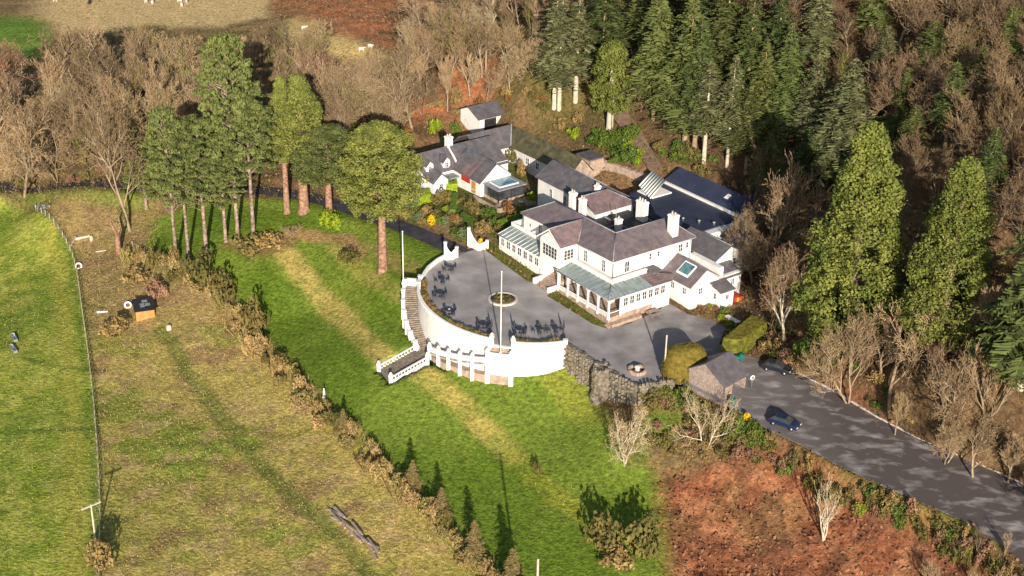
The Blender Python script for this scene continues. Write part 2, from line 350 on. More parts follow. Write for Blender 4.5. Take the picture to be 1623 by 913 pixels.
class MB:
    def __init__(s): s.v = []; s.f = []; s.sm = []
    def add(s, vs, fs, sm=False):
        n = len(s.v); s.v += [tuple(map(float, a)) for a in vs]; s.f += [tuple(n+i for i in f) for f in fs]; s.sm += [sm]*len(fs); return s
    def box(s, x0, x1, y0, y1, z0, z1):
        return s.add([(x0,y0,z0),(x1,y0,z0),(x1,y1,z0),(x0,y1,z0),(x0,y0,z1),(x1,y0,z1),(x1,y1,z1),(x0,y1,z1)], [(0,3,2,1),(4,5,6,7),(0,1,5,4),(1,2,6,5),(2,3,7,6),(3,0,4,7)])
    def hb(s, u0, u1, v0, v1, z0, z1): return s.box(-u1, -u0, v0, v1, z0, z1)    # house frame
    def slab(s, pts, t=.16):       # a polygon thickened downwards
        n = len(pts); a = list(pts)+[(p[0], p[1], p[2]-t) for p in pts]
        return s.add(a, [tuple(range(n)), tuple(range(2*n-1, n-1, -1))]+[(i, n+i, n+(i+1) % n, (i+1) % n) for i in range(n)])
    def hs(s, pts, t=.16): return s.slab([(-p[0], p[1], p[2]) for p in pts], t)
    def prism(s, pts, d):          # polygon extruded by vector d
        n = len(pts); a = list(pts)+[(p[0]+d[0], p[1]+d[1], p[2]+d[2]) for p in pts]
        return s.add(a, [tuple(range(n-1, -1, -1)), tuple(range(n, 2*n))]+[(i, (i+1) % n, n+(i+1) % n, n+i) for i in range(n)])
    def tube(s, a, b, r0, r1=None, n=6, cap=True):
        r1 = r0 if r1 is None else r1; a = Vector(a); b = Vector(b); d = (b-a)
        if d.length < 1e-6: return s
        d.normalize(); x = d.orthogonal().normalized(); y = d.cross(x); vs = []
        for c, r in ((a, r0), (b, r1)):
            for i in range(n):
                t = 2*math.pi*i/n; vs.append(c+x*r*math.cos(t)+y*r*math.sin(t))
        fs = [(i, (i+1) % n, n+(i+1) % n, n+i) for i in range(n)]
        if cap: fs += [tuple(range(n-1, -1, -1)), tuple(range(n, 2*n))]
        return s.add(vs, fs, True)
    def lathe(s, prof, n=12, c=(0,0,0)):
        vs = []; fs = []
        for r, z in prof:
            for i in range(n): t = 2*math.pi*i/n; vs.append((c[0]+r*math.cos(t), c[1]+r*math.sin(t), c[2]+z))
        for k in range(len(prof)-1):
            for i in range(n): j = (i+1) % n; fs.append((k*n+i, k*n+j, (k+1)*n+j, (k+1)*n+i))
        fs += [tuple(range(n-1, -1, -1)), tuple((len(prof)-1)*n+i for i in range(n))]
        return s.add(vs, fs, True)
    def arcbox(s, r0, r1, a0, a1, z0, z1, n, zslope=None):
        """ring sector about CC; z0/z1 numbers or functions of (x,y)"""
        g = lambda z, x, y: z(x, y) if callable(z) else z
        vs = []
        for i in range(n+1):
            t = math.radians(a0+(a1-a0)*i/n)
            for r in (r0, r1):
                x = CC[0]+r*math.cos(t); y = CC[1]+r*math.sin(t)
                vs += [(x, y, g(z0, x, y)), (x, y, g(z1, x, y))]
        fs = []
        for i in range(n):
            b = 4*i; c = b+4
            fs += [(b, b+1, c+1, c), (b+2, c+2, c+3, b+3), (b+1, b+3, c+3, c+1), (b, c, c+2, b+2)]
        fs += [(0, 2, 3, 1), (4*n, 4*n+1, 4*n+3, 4*n+2)]
        return s.add(vs, fs)
    def obj(s, name, m, parent=None):
        me = bpy.data.meshes.new(name); me.from_pydata(s.v, [], s.f)
        me.polygons.foreach_set('use_smooth', s.sm); me.validate(); me.update()
        import bmesh
        bm = bmesh.new(); bm.from_mesh(me); bmesh.ops.recalc_face_normals(bm, faces=bm.faces); bm.to_mesh(me); bm.free()
        return link(name, me, m, parent)
def copy_tree(o, parent=None):
    c = o.copy(); COL.objects.link(c); c.parent = parent
    for ch in list(o.children): copy_tree(ch, c)
    return c

# ================================================================== GROUND
def mixc(A, c, m): return A*(1-m[..., None])+np.array(c)*m[..., None]
n1 = fbm(GX, GY, 9, 41); n2 = fbm(GX, GY, 2.2, 43); n3 = fbm(GX, GY, 22, 47); n4 = fbm(GX*1.0+GY*.5, GY*.35, 1.6, 51)
C = np.zeros(GX.shape+(3,))+np.array([.115,.075,.04])
C = mixc(C, (.21,.13,.065), sstep(.45,.65,n1)); C = mixc(C, (.1,.1,.025), sstep(.55,.7,n3)*.6)
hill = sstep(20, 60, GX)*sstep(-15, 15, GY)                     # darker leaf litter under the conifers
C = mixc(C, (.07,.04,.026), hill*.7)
left = sstep(-20,-50,GX)*sstep(30,60,GY); C = mixc(C, (.23,.17,.08), left*.5)
C = mixc(C, (.52,.38,.18), m_top); C = mixc(C, (.5,.37,.15), m_top2); C = mixc(C, (.12,.2,.03), m_topg)
C = mixc(C, (.40,.15,.07), m_red*sstep(.36,.52,n1*.6+n2*.4)*.9)
C = mixc(C, (.11,.12,.03), m_gard); C = mixc(C, (.2,.14,.07), m_gard*sstep(.5,.6,n1))
# rough strip
r = np.zeros_like(C)+np.array([.38,.3,.09]); r = mixc(r, (.18,.22,.035), np.clip(sstep(.5,.64,n1)*.65+sstep(.35,.6,n3)*sstep(-5,-45,GY)*.5, 0, 1)); r = mixc(r, (.4,.28,.135), sstep(.5,.7,n2)*.6); r = mixc(r, (.24,.15,.075), sstep(.62,.75,fbm(GX,GY,5,61))*.7)
upl = sstep(-8,10,GY)*sstep(-20,-40,GX); r = mixc(r, (.2,.135,.07), upl*.65)
r = mixc(r, (.12,.15,.03), m_trk*.7)
C = mixc(C, (0,0,0), m_rough*0); C = C*(1-m_rough[..., None])+r*m_rough[..., None]
# lawn
g = np.zeros_like(C)+np.array([.108,.168,.018]); g = mixc(g, (.155,.21,.03), sstep(.42,.62,n1)*.7); g = mixc(g, (.2,.22,.03), sstep(.56,.7,n3)*.5)
wig = sstep(.42,.6,n2*.6+n1*.4)
g = mixc(g, (.38,.31,.09), np.clip(m_b1+m_b3*.55, 0, 1)*(.55+.45*wig)); g = mixc(g, (.37,.31,.08), m_b2*(.5+.5*wig)); g = mixc(g, (.24,.25,.03), m_b4*(.3+.5*wig))
g = mixc(g, (.3,.22,.08), band([(555,395),(600,400),(650,425)], 2.2)*wig*.6); g = mixc(g, (.25,.25,.04), band([(880,590),(915,640),(950,655)], 3)*.55); g = mixc(g, (.33,.2,.1), band([(440,375),(490,372),(545,378),(570,405)], 1.5)*.8)
g = mixc(g, (.18,.12,.05), band([(370,385),(420,395),(455,385)], 2.2)*.8)
C = C*(1-m_lawn[..., None])+g*m_lawn[..., None]
C = mixc(C, (.11,.17,.02), m_gr2*.7)
# field
f = np.zeros_like(C)+np.array([.2,.25,.034]); f = mixc(f, (.36,.36,.075), sstep(.42,.56,n2)*.7); f = mixc(f, (.1,.19,.018), sstep(.5,.7,n1)*.5)
de = dpoly(PL([(100,372),(118,400),(130,480),(147,600),(159,760),(158,940)]), GX, GY, False)
f = mixc(f, (.34,.31,.06), np.exp(-(np.abs(de-3.2)/1.6)**2)*.65); f = mixc(f, (.1,.17,.02), np.exp(-(np.abs(de-.9)/.5)**2)*.7)
for k in range(16):
    a = rnd.uniform(-.5, .5); x0 = rnd.uniform(-72,-40); y0 = rnd.uniform(-30,38)
    dd = dpoly([(x0-9, y0-9*a),(x0-3, y0+rnd.uniform(-1,1)),(x0+4, y0+4*a),(x0+10, y0+12*a)], GX+wx*.4, GY+wy*.4, False)
    f = mixc(f, (.09,.14,.02), np.exp(-(dd/.38)**2)*.75)
C = C*(1-m_field[..., None])+f*m_field[..., None]
b = np.zeros_like(C)+np.array([.22,.085,.042]); b = mixc(b, (.33,.15,.075), sstep(.45,.6,n2)); b = mixc(b, (.13,.06,.035), sstep(.52,.66,fbm(GX,GY,3.5,71))*.7); b = mixc(b, (.13,.12,.035), sstep(.62,.72,fbm(GX,GY,6,75))*.25)
C = C*(1-m_brack[..., None])+b*m_brack[..., None]
k = np.zeros_like(C)+np.array([.14,.1,.05]); k = mixc(k, (.1,.14,.02), sstep(.45,.6,n1)); k = mixc(k, (.22,.15,.05), sstep(.52,.65,n2)*.6)
C = C*(1-m_bank[..., None])+k*m_bank[..., None]
C = mixc(C, (.1,.115,.02), m_verge*.95)
C *= (.86+.28*n4)[..., None]
ny, nx = GX.shape
V = np.stack([GX, GY, Z], -1).reshape(-1, 3)
idx = np.arange(ny*nx).reshape(ny, nx)
Q = np.stack([idx[:-1,:-1], idx[:-1,1:], idx[1:,1:], idx[1:,:-1]], -1).reshape(-1, 4)
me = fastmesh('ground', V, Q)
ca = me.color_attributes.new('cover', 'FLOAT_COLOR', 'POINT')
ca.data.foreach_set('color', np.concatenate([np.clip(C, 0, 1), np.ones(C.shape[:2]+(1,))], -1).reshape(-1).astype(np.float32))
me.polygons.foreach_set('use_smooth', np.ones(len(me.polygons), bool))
gm = bpy.data.materials.new('ground_cover'); gm.use_nodes = True; N = gm.node_tree.nodes; L = gm.node_tree.links; p = N['Principled BSDF']
p.inputs['Roughness'].default_value = .95; p.inputs['Specular IOR Level'].default_value = .1
at = N.new('ShaderNodeAttribute'); at.attribute_name = 'cover'; geo = N.new('ShaderNodeNewGeometry')
cur = at.outputs['Color']
for sc_, am, dt in ((1.5, .5, 6), (5.0, .42, 3)):
    nz = N.new('ShaderNodeTexNoise'); nz.inputs['Scale'].default_value = sc_; nz.inputs['Detail'].default_value = dt; L.new(geo.outputs['Position'], nz.inputs['Vector'])
    mr = N.new('ShaderNodeMapRange'); mr.inputs[1].default_value = .25; mr.inputs[2].default_value = .75; mr.inputs[3].default_value = 1-am; mr.inputs[4].default_value = 1+am; L.new(nz.outputs['Fac'], mr.inputs[0])
    vm = N.new('ShaderNodeVectorMath'); vm.operation = 'SCALE'; L.new(cur, vm.inputs[0]); L.new(mr.outputs[0], vm.inputs['Scale']); cur = vm.outputs[0]
L.new(cur, p.inputs['Base Color'])
bp = N.new('ShaderNodeBump'); bp.inputs['Strength'].default_value = .9; bp.inputs['Distance'].default_value = .22
nz = N.new('ShaderNodeTexNoise'); nz.inputs['Scale'].default_value = 2.4; nz.inputs['Detail'].default_value = 6; L.new(geo.outputs['Position'], nz.inputs['Vector']); L.new(nz.outputs['Fac'], bp.inputs['Height']); L.new(bp.outputs['Normal'], p.inputs['Normal'])
tag(link('ground', me, gm), kind='structure')

# paved forecourt + drive, one tilted sheet
m_tar = mat('worn_tarmac', (.21,.195,.195), (.41,.39,.39), .28, .9, .25, coord='World', contrast=(.3,.7), detail=9, bscale=6)
nt = m_tar.node_tree; N = nt.nodes; L = nt.links; p = N['Principled BSDF']; prev = p.inputs['Base Color'].links[0].from_socket
geo = N.new('ShaderNodeNewGeometry'); mp = N.new('ShaderNodeMapping'); mp.inputs['Rotation'].default_value = (0, 0, .67); mp.inputs['Scale'].default_value = (.22, .4, 1); L.new(geo.outputs['Position'], mp.inputs[0])
nz = N.new('ShaderNodeTexNoise'); nz.inputs['Scale'].default_value = 1.6; nz.inputs['Detail'].default_value = 8; nz.inputs['Distortion'].default_value = .35; L.new(mp.outputs[0], nz.inputs['Vector'])
sx = N.new('ShaderNodeSeparateXYZ'); L.new(geo.outputs['Position'], sx.inputs[0]); mr = N.new('ShaderNodeMapRange'); mr.inputs[1].default_value = 18; mr.inputs[2].default_value = 46; mr.inputs[3].default_value = .12; mr.inputs[4].default_value = 1; L.new(sx.outputs[0], mr.inputs[0])
cr = N.new('ShaderNodeValToRGB'); cr.color_ramp.elements[0].position = .3; cr.color_ramp.elements[1].position = .5; L.new(nz.outputs['Fac'], cr.inputs['Fac'])
ml = N.new('ShaderNodeMath'); ml.operation = 'MULTIPLY'; L.new(cr.outputs[0], ml.inputs[0]); L.new(mr.outputs[0], ml.inputs[1])
mx = N.new('ShaderNodeMix'); mx.data_type = 'RGBA'; L.new(ml.outputs[0], mx.inputs[0]); L.new(prev, mx.inputs[6]); mx.inputs[7].default_value = (.095,.08,.078,1)
L.new(mx.outputs[2], p.inputs['Base Color'])
mb = MB(); mb.slab([(x, y, zf(x, y)) for x, y in fore], .1)
tag(mb.obj('forecourt_and_drive', m_tar), kind='structure')
# lane to the left of the gate
m_lane = mat('dark_lane_asphalt', (.04,.036,.045), (.075,.068,.08), .7, .8, .2, coord='World')
rc = roadc; vs = []; fs = []
for i, c in enumerate(rc):
    t = np.array(rc[min(i+1, len(rc)-1)])-np.array(rc[max(i-1, 0)]); t /= np.linalg.norm(t)+1e-9; nn = np.array([-t[1], t[0]])
    for s_ in (-1.9, 1.9): q = c+nn*s_; vs.append((q[0], q[1], cz[i]+.04+(0 if i > 2 else .0)))
for i in range(len(rc)-1): fs.append((2*i, 2*i+1, 2*i+3, 2*i+2))
mb = MB(); mb.add(vs, fs); o = tag(mb.obj('lane', m_lane), kind='structure')
# kerb stones along the drive's uphill edge
def tube_along(mb, pts, r, n=5):
    for a, b in zip(pts[:-1], pts[1:]): mb.tube(a, b, r, r, n)
kp = [uz(*q) for q in [(1262,590),(1320,619),(1388,660),(1455,695),(1540,731),(1660,783)]]
mb = MB()
for a, b in zip(kp[:-1], kp[1:]):
    n = int(np.linalg.norm(b-a)/1.0)
    for i in range(n):
        q0 = a+(b-a)*i/n; q1 = a+(b-a)*(i+.93)/n; w = rnd.uniform(.1,.16)
        t = (q1-q0)/np.linalg.norm(q1-q0); nn = np.array([-t[1], t[0]])*.12; h = rnd.uniform(.1,.2)
        pts = [q0-nn, q1-nn, q1+nn, q0+nn]; mb.prism([(x, y, zf(x, y)-.1) for x, y in pts], (0, 0, .1+h))
tag(mb.obj('kerb', M_kerb), 'row of low pale kerb stones along the wooded side of the drive', 'kerb')

# ================================================================== TERRACE WALL
tw = empty('terrace_wall', (CC[0], CC[1], 0), 0, 'tall curved white retaining wall holding up the round forecourt', 'retaining wall')
def rel(o, parent):               # parent a world-space mesh to an empty without moving it
    o.parent = parent; o.matrix_parent_inverse = Matrix.LocRotScale(parent.location, parent.rotation_euler, None).inverted(); return o
zft = lambda d: (lambda x, y: zf(x, y)+d)
mb = MB(); mb.arcbox(CR-.12, CR+.28, -69, -96, -8, zft(.42), 18); mb.arcbox(CR-.12, CR+.28, -107, -186, -8, zft(.42), 50); mb.arcbox(CR-.12, CR+.28, -96, -107, -8, zft(-.02), 8)
rel(mb.obj('wall', M_white), tw)
mb = MB()
for a0, a1, n in ((-69,-96,18), (-107,-186,50)): mb.arcbox(CR-.06, CR+.3, a0, a1, zft(.86), zft(1.0), n); mb.arcbox(CR-.16, CR+.36, a0, a1, zft(.4), zft(.5), n)
rel(mb.obj('coping', M_trim), tw)
mb = MB()
for a0, a1, n in ((-69.5,-95.5,26), (-107.5,-137,30)):
    for i in range(n):
        t = math.radians(a0+(a1-a0)*(i+.5)/n); x = CC[0]+(CR+.1)*math.cos(t); y = CC[1]+(CR+.1)*math.sin(t); z = zf(x, y)
        mb.lathe([(.05,.48),(.09,.6),(.05,.75),(.07,.88)], 6, (x, y, z))
rel(mb.obj('baluster_row', M_trim), tw)
mb = MB(); mb.arcbox(CR-.02, CR+.2, -137, -186, zft(.48), zft(.88), 36); rel(mb.obj('parapet', M_white), tw)
def pier(mb, x, y, z0, z1, w=.3, ball=True):
    mb.box(x-w, x+w, y-w, y+w, z0, z1); mb.box(x-w-.07, x+w+.07, y-w-.07, y+w+.07, z1, z1+.1)
    if ball: mb.lathe([(.12,0),(.2,.1),(.24,.24),(.18,.4),(.04,.48)], 8, (x, y, z1+.1))
for a in (-69,-96,-107,-180,-187):
    t = math.radians(a); x = CC[0]+(CR+.08)*math.cos(t); y = CC[1]+(CR+.08)*math.sin(t); mb = MB(); pier(mb, x, y, zf(x, y)-.5, zf(x, y)+(1.35 if a in (-96,-107) else 1.05), .3, a in (-96,-107)); rel(mb.obj('pier', M_trim), tw)
# viewing bay under the gap
mb = MB(); mb.arcbox(CR+.28, 18.2, -96, -107.5, -8, lambda x, y: -.95, 6); rel(mb.obj('viewing_bay', M_white), tw)
mb = MB(); mb.arcbox(17.95, 18.25, -96, -107.5, -.95, -.28, 6); mb.arcbox(CR+.28, 18.2, -95.6, -96.3, -.95, -.28, 1); rel(mb.obj('bay_parapet', M_trim), tw)
mb = MB()
for i in range(4): mb.arcbox(CR+.28+.25*i, CR+.28+.25*(i+1), -97, -106.5, -.95, -.05-.2*(i), 5)
rel(mb.obj('bay_steps', M_pinkstone), tw)
mb = MB(); mb.arcbox(18.2, 18.34, -96.5, -107.2, -8, -3.9, 6); mb.arcbox(17.1, 18.45, -108, -140, -8, -4.0, 16); rel(mb.obj('plinth', M_pinkstone), tw)
for a in (-96.2, -107.4):
    t = math.radians(a); x = CC[0]+18.2*math.cos(t); y = CC[1]+18.2*math.sin(t); mb = MB(); pier(mb, x, y, -7, -.1, .33); rel(mb.obj('bay_pier', M_trim), tw)
# gallery with posts
gz = lambda a: -1.0-1.5*((-107-a)/33.0)     # deck level along the curve
mb = MB(); gd = lambda x, y: gz(math.degrees(math.atan2(y-CC[1], x-CC[0]))); 
mb.arcbox(CR+.28, 18.6, -107.6, -140, lambda x, y: gd(x, y)-1.15, lambda x, y: gd(x, y)-.75, 20); rel(mb.obj('gallery_deck', M_step), tw)
mb = MB(); mb.arcbox(18.35, 18.6, -107.6, -140, lambda x, y: gd(x, y)-1.2, lambda x, y: gd(x, y)-.1, 20); rel(mb.obj('gallery_parapet', M_white), tw)
mb = MB(); mb.arcbox(18.28, 18.68, -107.6, -140, lambda x, y: gd(x, y)-.1, lambda x, y: gd(x, y)+.02, 20); rel(mb.obj('gallery_rail', M_trim), tw)
mb = MB(); mb.arcbox(17.0, 17.3, -107.6, -140, -8, lambda x, y: gd(x, y)-1.15, 20); rel(mb.obj('gallery_back_wall', M_shadewhite), tw)
for i, a in enumerate((-114.5,-121,-127.5,-134,-140.5)):
    t = math.radians(a); x = CC[0]+18.5*math.cos(t); y = CC[1]+18.5*math.sin(t); mb = MB(); pier(mb, x, y, -7, gz(a)+.15, .27, True); rel(mb.obj('gallery_post', M_trim), tw)
# curved outer stair
st = empty('curved_staircase', (CC[0], CC[1], 0), 0, 'long curved flight of brown stone steps hugging the left side of the white terrace wall', 'staircase')
ns = 30; mb = MB()
for i in range(ns):
    a0 = -186-(-(-186)-148.5)*0 + (i/ns)*38; a1 = a0+38/ns
    z = 1.0-5.2*(i+1)/ns
    if i in (9, 10, 19, 20): pass
    mb.arcbox(CR+.28, 18.8, a0, a1, -8, z, 1)
rel(mb.obj('steps', M_step), st)
oz = lambda x, y: 1.0-5.2*np.clip((math.degrees(math.atan2(y-CC[1], x-CC[0])) % 360-174)/38, 0, 1)
mb = MB(); mb.arcbox(18.8, 19.15, -186, -148, -8, lambda x, y: float(oz(x, y))+.55, 30); rel(mb.obj('outer_wall', M_white), st)
mb = MB(); mb.arcbox(18.72, 19.22, -186, -148, lambda x, y: float(oz(x, y))+.55, lambda x, y: float(oz(x, y))+.68, 30); rel(mb.obj('handrail', M_trim), st)
for a in (-186,-180,-174,-168,-162,-156,-150.5):
    t = math.radians(a); x = CC[0]+18.98*math.cos(t); y = CC[1]+18.98*math.sin(t); mb = MB(); pier(mb, x, y, -7, float(oz(x, y))+.95, .28, False); rel(mb.obj('stair_pier', M_trim), st)
mb = MB(); mb.arcbox(CR+.28, 19.1, -186.3, -187.4, -1, 2.05, 2); rel(mb.obj('top_wall', M_white), st)
mb = MB(); mb.arcbox(CR+.28, 19.6, -148, -139.5, -8, -4.25, 5); rel(mb.obj('landing', M_step), st)
# lower straight flight to the lawn
pA = np.array([-14.4,-13.3]); pB = np.array([-12.2,-17.0]); d_ = np.array([-.86,-.5]); d_ /= np.linalg.norm(d_)
lf = empty('lower_staircase', (pA[0], pA[1], -4.3), 0, 'short straight flight of brown steps with white balustrades leading down onto the lawn', 'staircase')
w_ = (pB-pA); w_ /= np.linalg.norm(w_); wid = 4.1
pA = pA-w_*.25
mb = MB()
for i in range(12):
    z = -4.3-.155*i; q0 = pA+d_*.5*i; q1 = pA+d_*.5*(i+1)
    mb.prism([(q0[0], q0[1], -8), (q1[0], q1[1], -8), (q1[0]+w_[0]*wid, q1[1]+w_[1]*wid, -8), (q0[0]+w_[0]*wid, q0[1]+w_[1]*wid, -8)], (0, 0, z+8))
rel(mb.obj('steps', M_step), lf)
for s_ in (0, wid):
    a = pA+w_*s_; b_ = a+d_*6.1; mb = MB()
    for z0, z1 in ((-1.0, .12), (.62, .76)):
        hw = w_*.13; vs = []
        for q, zz in ((a, -4.3), (b_, -6.2)):
            for sg in (-1, 1): vs += [(q[0]+hw[0]*sg, q[1]+hw[1]*sg, zz+z0), (q[0]+hw[0]*sg, q[1]+hw[1]*sg, zz+z1)]
        mb.add(vs, [(0,1,5,4),(2,6,7,3),(1,3,7,5),(0,4,6,2),(0,2,3,1),(4,5,7,6)])
    for k in range(12):
        q = a+(b_-a)*(k+.5)/12; zz = -4.3-1.9*(k+.5)/12; mb.tube((q[0], q[1], zz+.1), (q[0], q[1], zz+.65), .07, .07, 5)
    rel(mb.obj('balustrade', M_trim), lf)
    for q, zz in ((a, -4.3), (b_, -6.2)):
        mb = MB(); pier(mb, q[0], q[1], zz-1.2, zz+1.0, .27, True); rel(mb.obj('end_pier', M_trim), lf)
# low border wall up to the gate
bw = [(-14.2,-.6),(-13.4,2.6),(-12,5.4),(-10.3,7.6)]
mb = MB()
for a, b_ in zip(bw[:-1], bw[1:]):
    mb.prism([(a[0]-.15, a[1]+.05, zf(*a)-1), (b_[0]-.15, b_[1]+.05, zf(*b_)-1), (b_[0]+.15, b_[1]-.05, zf(*b_)-1), (a[0]+.15, a[1]-.05, zf(*a)-1)], (0, 0, 1.7))
tag(mb.obj('border_wall', M_white), 'low white wall curving from the top of the staircase to the gate', 'wall')
# gate wing walls
def wing(name, pts, heights, label):
    mb = MB()
    for k in range(len(pts)-1):
        a = np.array(pts[k]); b_ = np.array(pts[k+1]); t = (b_-a)/np.linalg.norm(b_-a); nn = np.array([-t[1], t[0]])*.14
        n = 8
        for i in range(n):
            s0 = i/n; s1 = (i+1)/n; h0 = heights[k]+(heights[k+1]-heights[k])*(1-(1-s0)**2); h1 = heights[k]+(heights[k+1]-heights[k])*(1-(1-s1)**2)
            q0 = a+(b_-a)*s0; q1 = a+(b_-a)*s1; zb = zf(*a)-.7; zz = zf(*a)
            vs = [(q0[0]-nn[0], q0[1]-nn[1], zb),(q1[0]-nn[0], q1[1]-nn[1], zb),(q1[0]+nn[0], q1[1]+nn[1], zb),(q0[0]+nn[0], q0[1]+nn[1], zb),
                  (q0[0]-nn[0], q0[1]-nn[1], zz+h0),(q1[0]-nn[0], q1[1]-nn[1], zz+h1),(q1[0]+nn[0], q1[1]+nn[1], zz+h1),(q0[0]+nn[0], q0[1]+nn[1], zz+h0)]
            mb.add(vs, [(0,3,2,1),(4,5,6,7),(0,1,5,4),(1,2,6,5),(2,3,7,6),(3,0,4,7)])
    root = empty(name, (pts[0][0], pts[0][1], zf(*pts[0])), 0, label, 'gate wall')
    rel(mb.obj('wall', M_white), root)
    for q, h in ((pts[0], heights[0]), (pts[-1], heights[-1])):
        mb = MB(); pier(mb, q[0], q[1], zf(*q)-.6, zf(*q)+h+.1, .22, False); rel(mb.obj('pier', M_trim), root)
wing('gate_wall', [uz(706,412), uz(717,411), uz(724,407)], [3.0, 1.2, 1.6], 'white swept gate wall on the terrace side of the entrance lane')
wing('gate_wall', [uz(743,387), uz(758,397), uz(772,393)], [2.8, 1.1, 1.2], 'white swept gate wall on the garden side of the entrance lane')
# flagpoles
def flagpole(x, y, z, h, label, cat='flagpole', r=.11, m=M_trim, name='flagpole'):
    root = empty(name, (x, y, z), 0, label, cat)
    mb = MB(); mb.tube((0,0,0), (0,0,h), r, r*.6, 8); mb.obj('pole', m, root)
    if name == 'flagpole':
        mb = MB(); mb.lathe([(.03,h-.02),(.12,h+.05),(.12,h+.15),(.02,h+.24)], 8); mb.obj('finial', m, root)
        mb = MB(); mb.lathe([(.32,0),(.32,.3),(.2,.5),(.16,.8)], 8); mb.obj('base', M_trim, root)
    return root
flagpole(-1.5, -20.95, -.95, 13.6, 'tall white flagpole on the bay at the front of the terrace wall')
flagpole(-17.1, -1.3, .9, 9.0, 'tall white flagpole at the top of the curved staircase')
# round bed
q = uz(797, 475); z = zf(*q); rb = empty('round_flower_bed', (q[0], q[1], z), 0, 'round flower bed ringed with pale stone in the middle of the forecourt', 'flower bed')
mb = MB(); n = 28
for i in range(n):
    t0 = 2*math.pi*i/n; t1 = 2*math.pi*(i+1)/n; pts = [(r_*math.cos(t), r_*math.sin(t), -.05) for r_, t in ((1.95,t0),(2.3,t0),(2.3,t1),(1.95,t1))]; mb.prism(pts, (0, 0, .33))
mb.obj('stone_kerb', M_kerb, rb)
mb = MB(); mb.lathe([(1.95,0),(1.9,.18),(1,.24),(.1,.25)], 24); mb.obj('soil', mat('soil', (.08,.05,.03), (.15,.1,.06), 3, .95, 1), rb)

# rough stone retaining wall, round stone turret
sw = empty('stone_retaining_wall', (8.3, -18.8, 0), 0, 'rough stone retaining wall under the corner of the forecourt', 'stone wall')
mb = MB(); pts = [(8.4,-18.9),(18.0,-29.3),(23.2,-27.2)]
for a, b_ in zip(pts[:-1], pts[1:]):
    a = np.array(a); b_ = np.array(b_); t = (b_-a)/np.linalg.norm(b_-a); nn = np.array([t[1], -t[0]])
    if nn@np.array([-1,-.4]) < 0 and a[0] < 10: nn = -nn
    n = int(np.linalg.norm(b_-a)/.55)
    for i in range(n):
        s0 = a+(b_-a)*i/n; s1 = a+(b_-a)*(i+1)/n; h = rnd.uniform(.28,.6); o1 = rnd.uniform(.5,.75)
        pts4 = [s0-nn*.05, s1-nn*.05, s1+nn*o1, s0+nn*o1]; mb.prism([(x, y, -9) for x, y in pts4], (0, 0, 9+zf(*s0)+h))
        for kz in range(9):
            zz = -.3-kz*.6+rnd.uniform(-.15,.15); e = rnd.uniform(.05,.3); c = s0+nn*(o1)
            mb.box(c[0]-.27, c[0]+.12, c[1]-.2, c[1]+.16, zz-.22+e*.2, zz+.2) if rnd.random() < .8 else None
rel(mb.obj('rubble_face', M_stone), sw)
q = un(944, 574, 0); tr = empty('stone_turret', (13.0, -25.2, 0), 0, 'squat round turret of rough grey stone built against the stone wall', 'stone turret')
mb = MB(); prof = []; 
for i in range(22): prof.append((1.4+rnd.uniform(-.1,.1)+(.2 if i < 11 else 0), -8.2+i*.37))
mb.lathe(prof, 24, (13.1, -25.1, 0))
mb.v = [(x+rnd.uniform(-.13,.13), y+rnd.uniform(-.13,.13), z+rnd.uniform(-.12,.12)) for x, y, z in mb.v]; mb.sm = [False]*len(mb.sm); rel(mb.obj('drum', M_stone), tr)
mb = MB()
for i in range(13):
    t = 2*math.pi*i/13; mb.box(13.1+1.1*math.cos(t)-.25, 13.1+1.1*math.cos(t)+.25, -25.1+1.1*math.sin(t)-.25, -25.1+1.1*math.sin(t)+.25, -.6, -.15+rnd.uniform(0,.45))
rel(mb.obj('rim_stones', M_stone), tr)
mb = MB(); mb.box(15.0, 15.9, -27.75, -26.9, -4.6, -2.6); tag(mb.obj('wall_doorway', M_dark), 'small dark doorway at the foot of the stone wall', 'doorway')
def basin(px, py, r, label):
    q = uz(px, py); root = empty('stone_basin', (q[0], q[1], zf(*q)), 0, label, 'stone basin')
    mb = MB()
    for i in range(18):
        t0 = 2*math.pi*i/18; t1 = 2*math.pi*(i+.9)/18; mb.prism([(r_*math.cos(t), r_*math.sin(t), -.05) for r_, t in ((r-.3,t0),(r,t0),(r,t1),(r-.3,t1))], (0, 0, .5+rnd.uniform(0,.12)))
    mb.obj('ring', M_pinkstone, root); mb = MB(); mb.lathe([(r-.35,0),(r-.4,.12),(.2,.2)], 14); mb.obj('fill', M_dark, root)
    mb = MB(); mb.lathe([(.5,.1),(.35,.5),(.5,.75),(.45,.95),(.1,1.0)], 10); mb.obj('pedestal', M_kerb, root)
basin(1010, 589, 1.35, 'round pale stone basin with a pedestal in the corner of the forecourt')

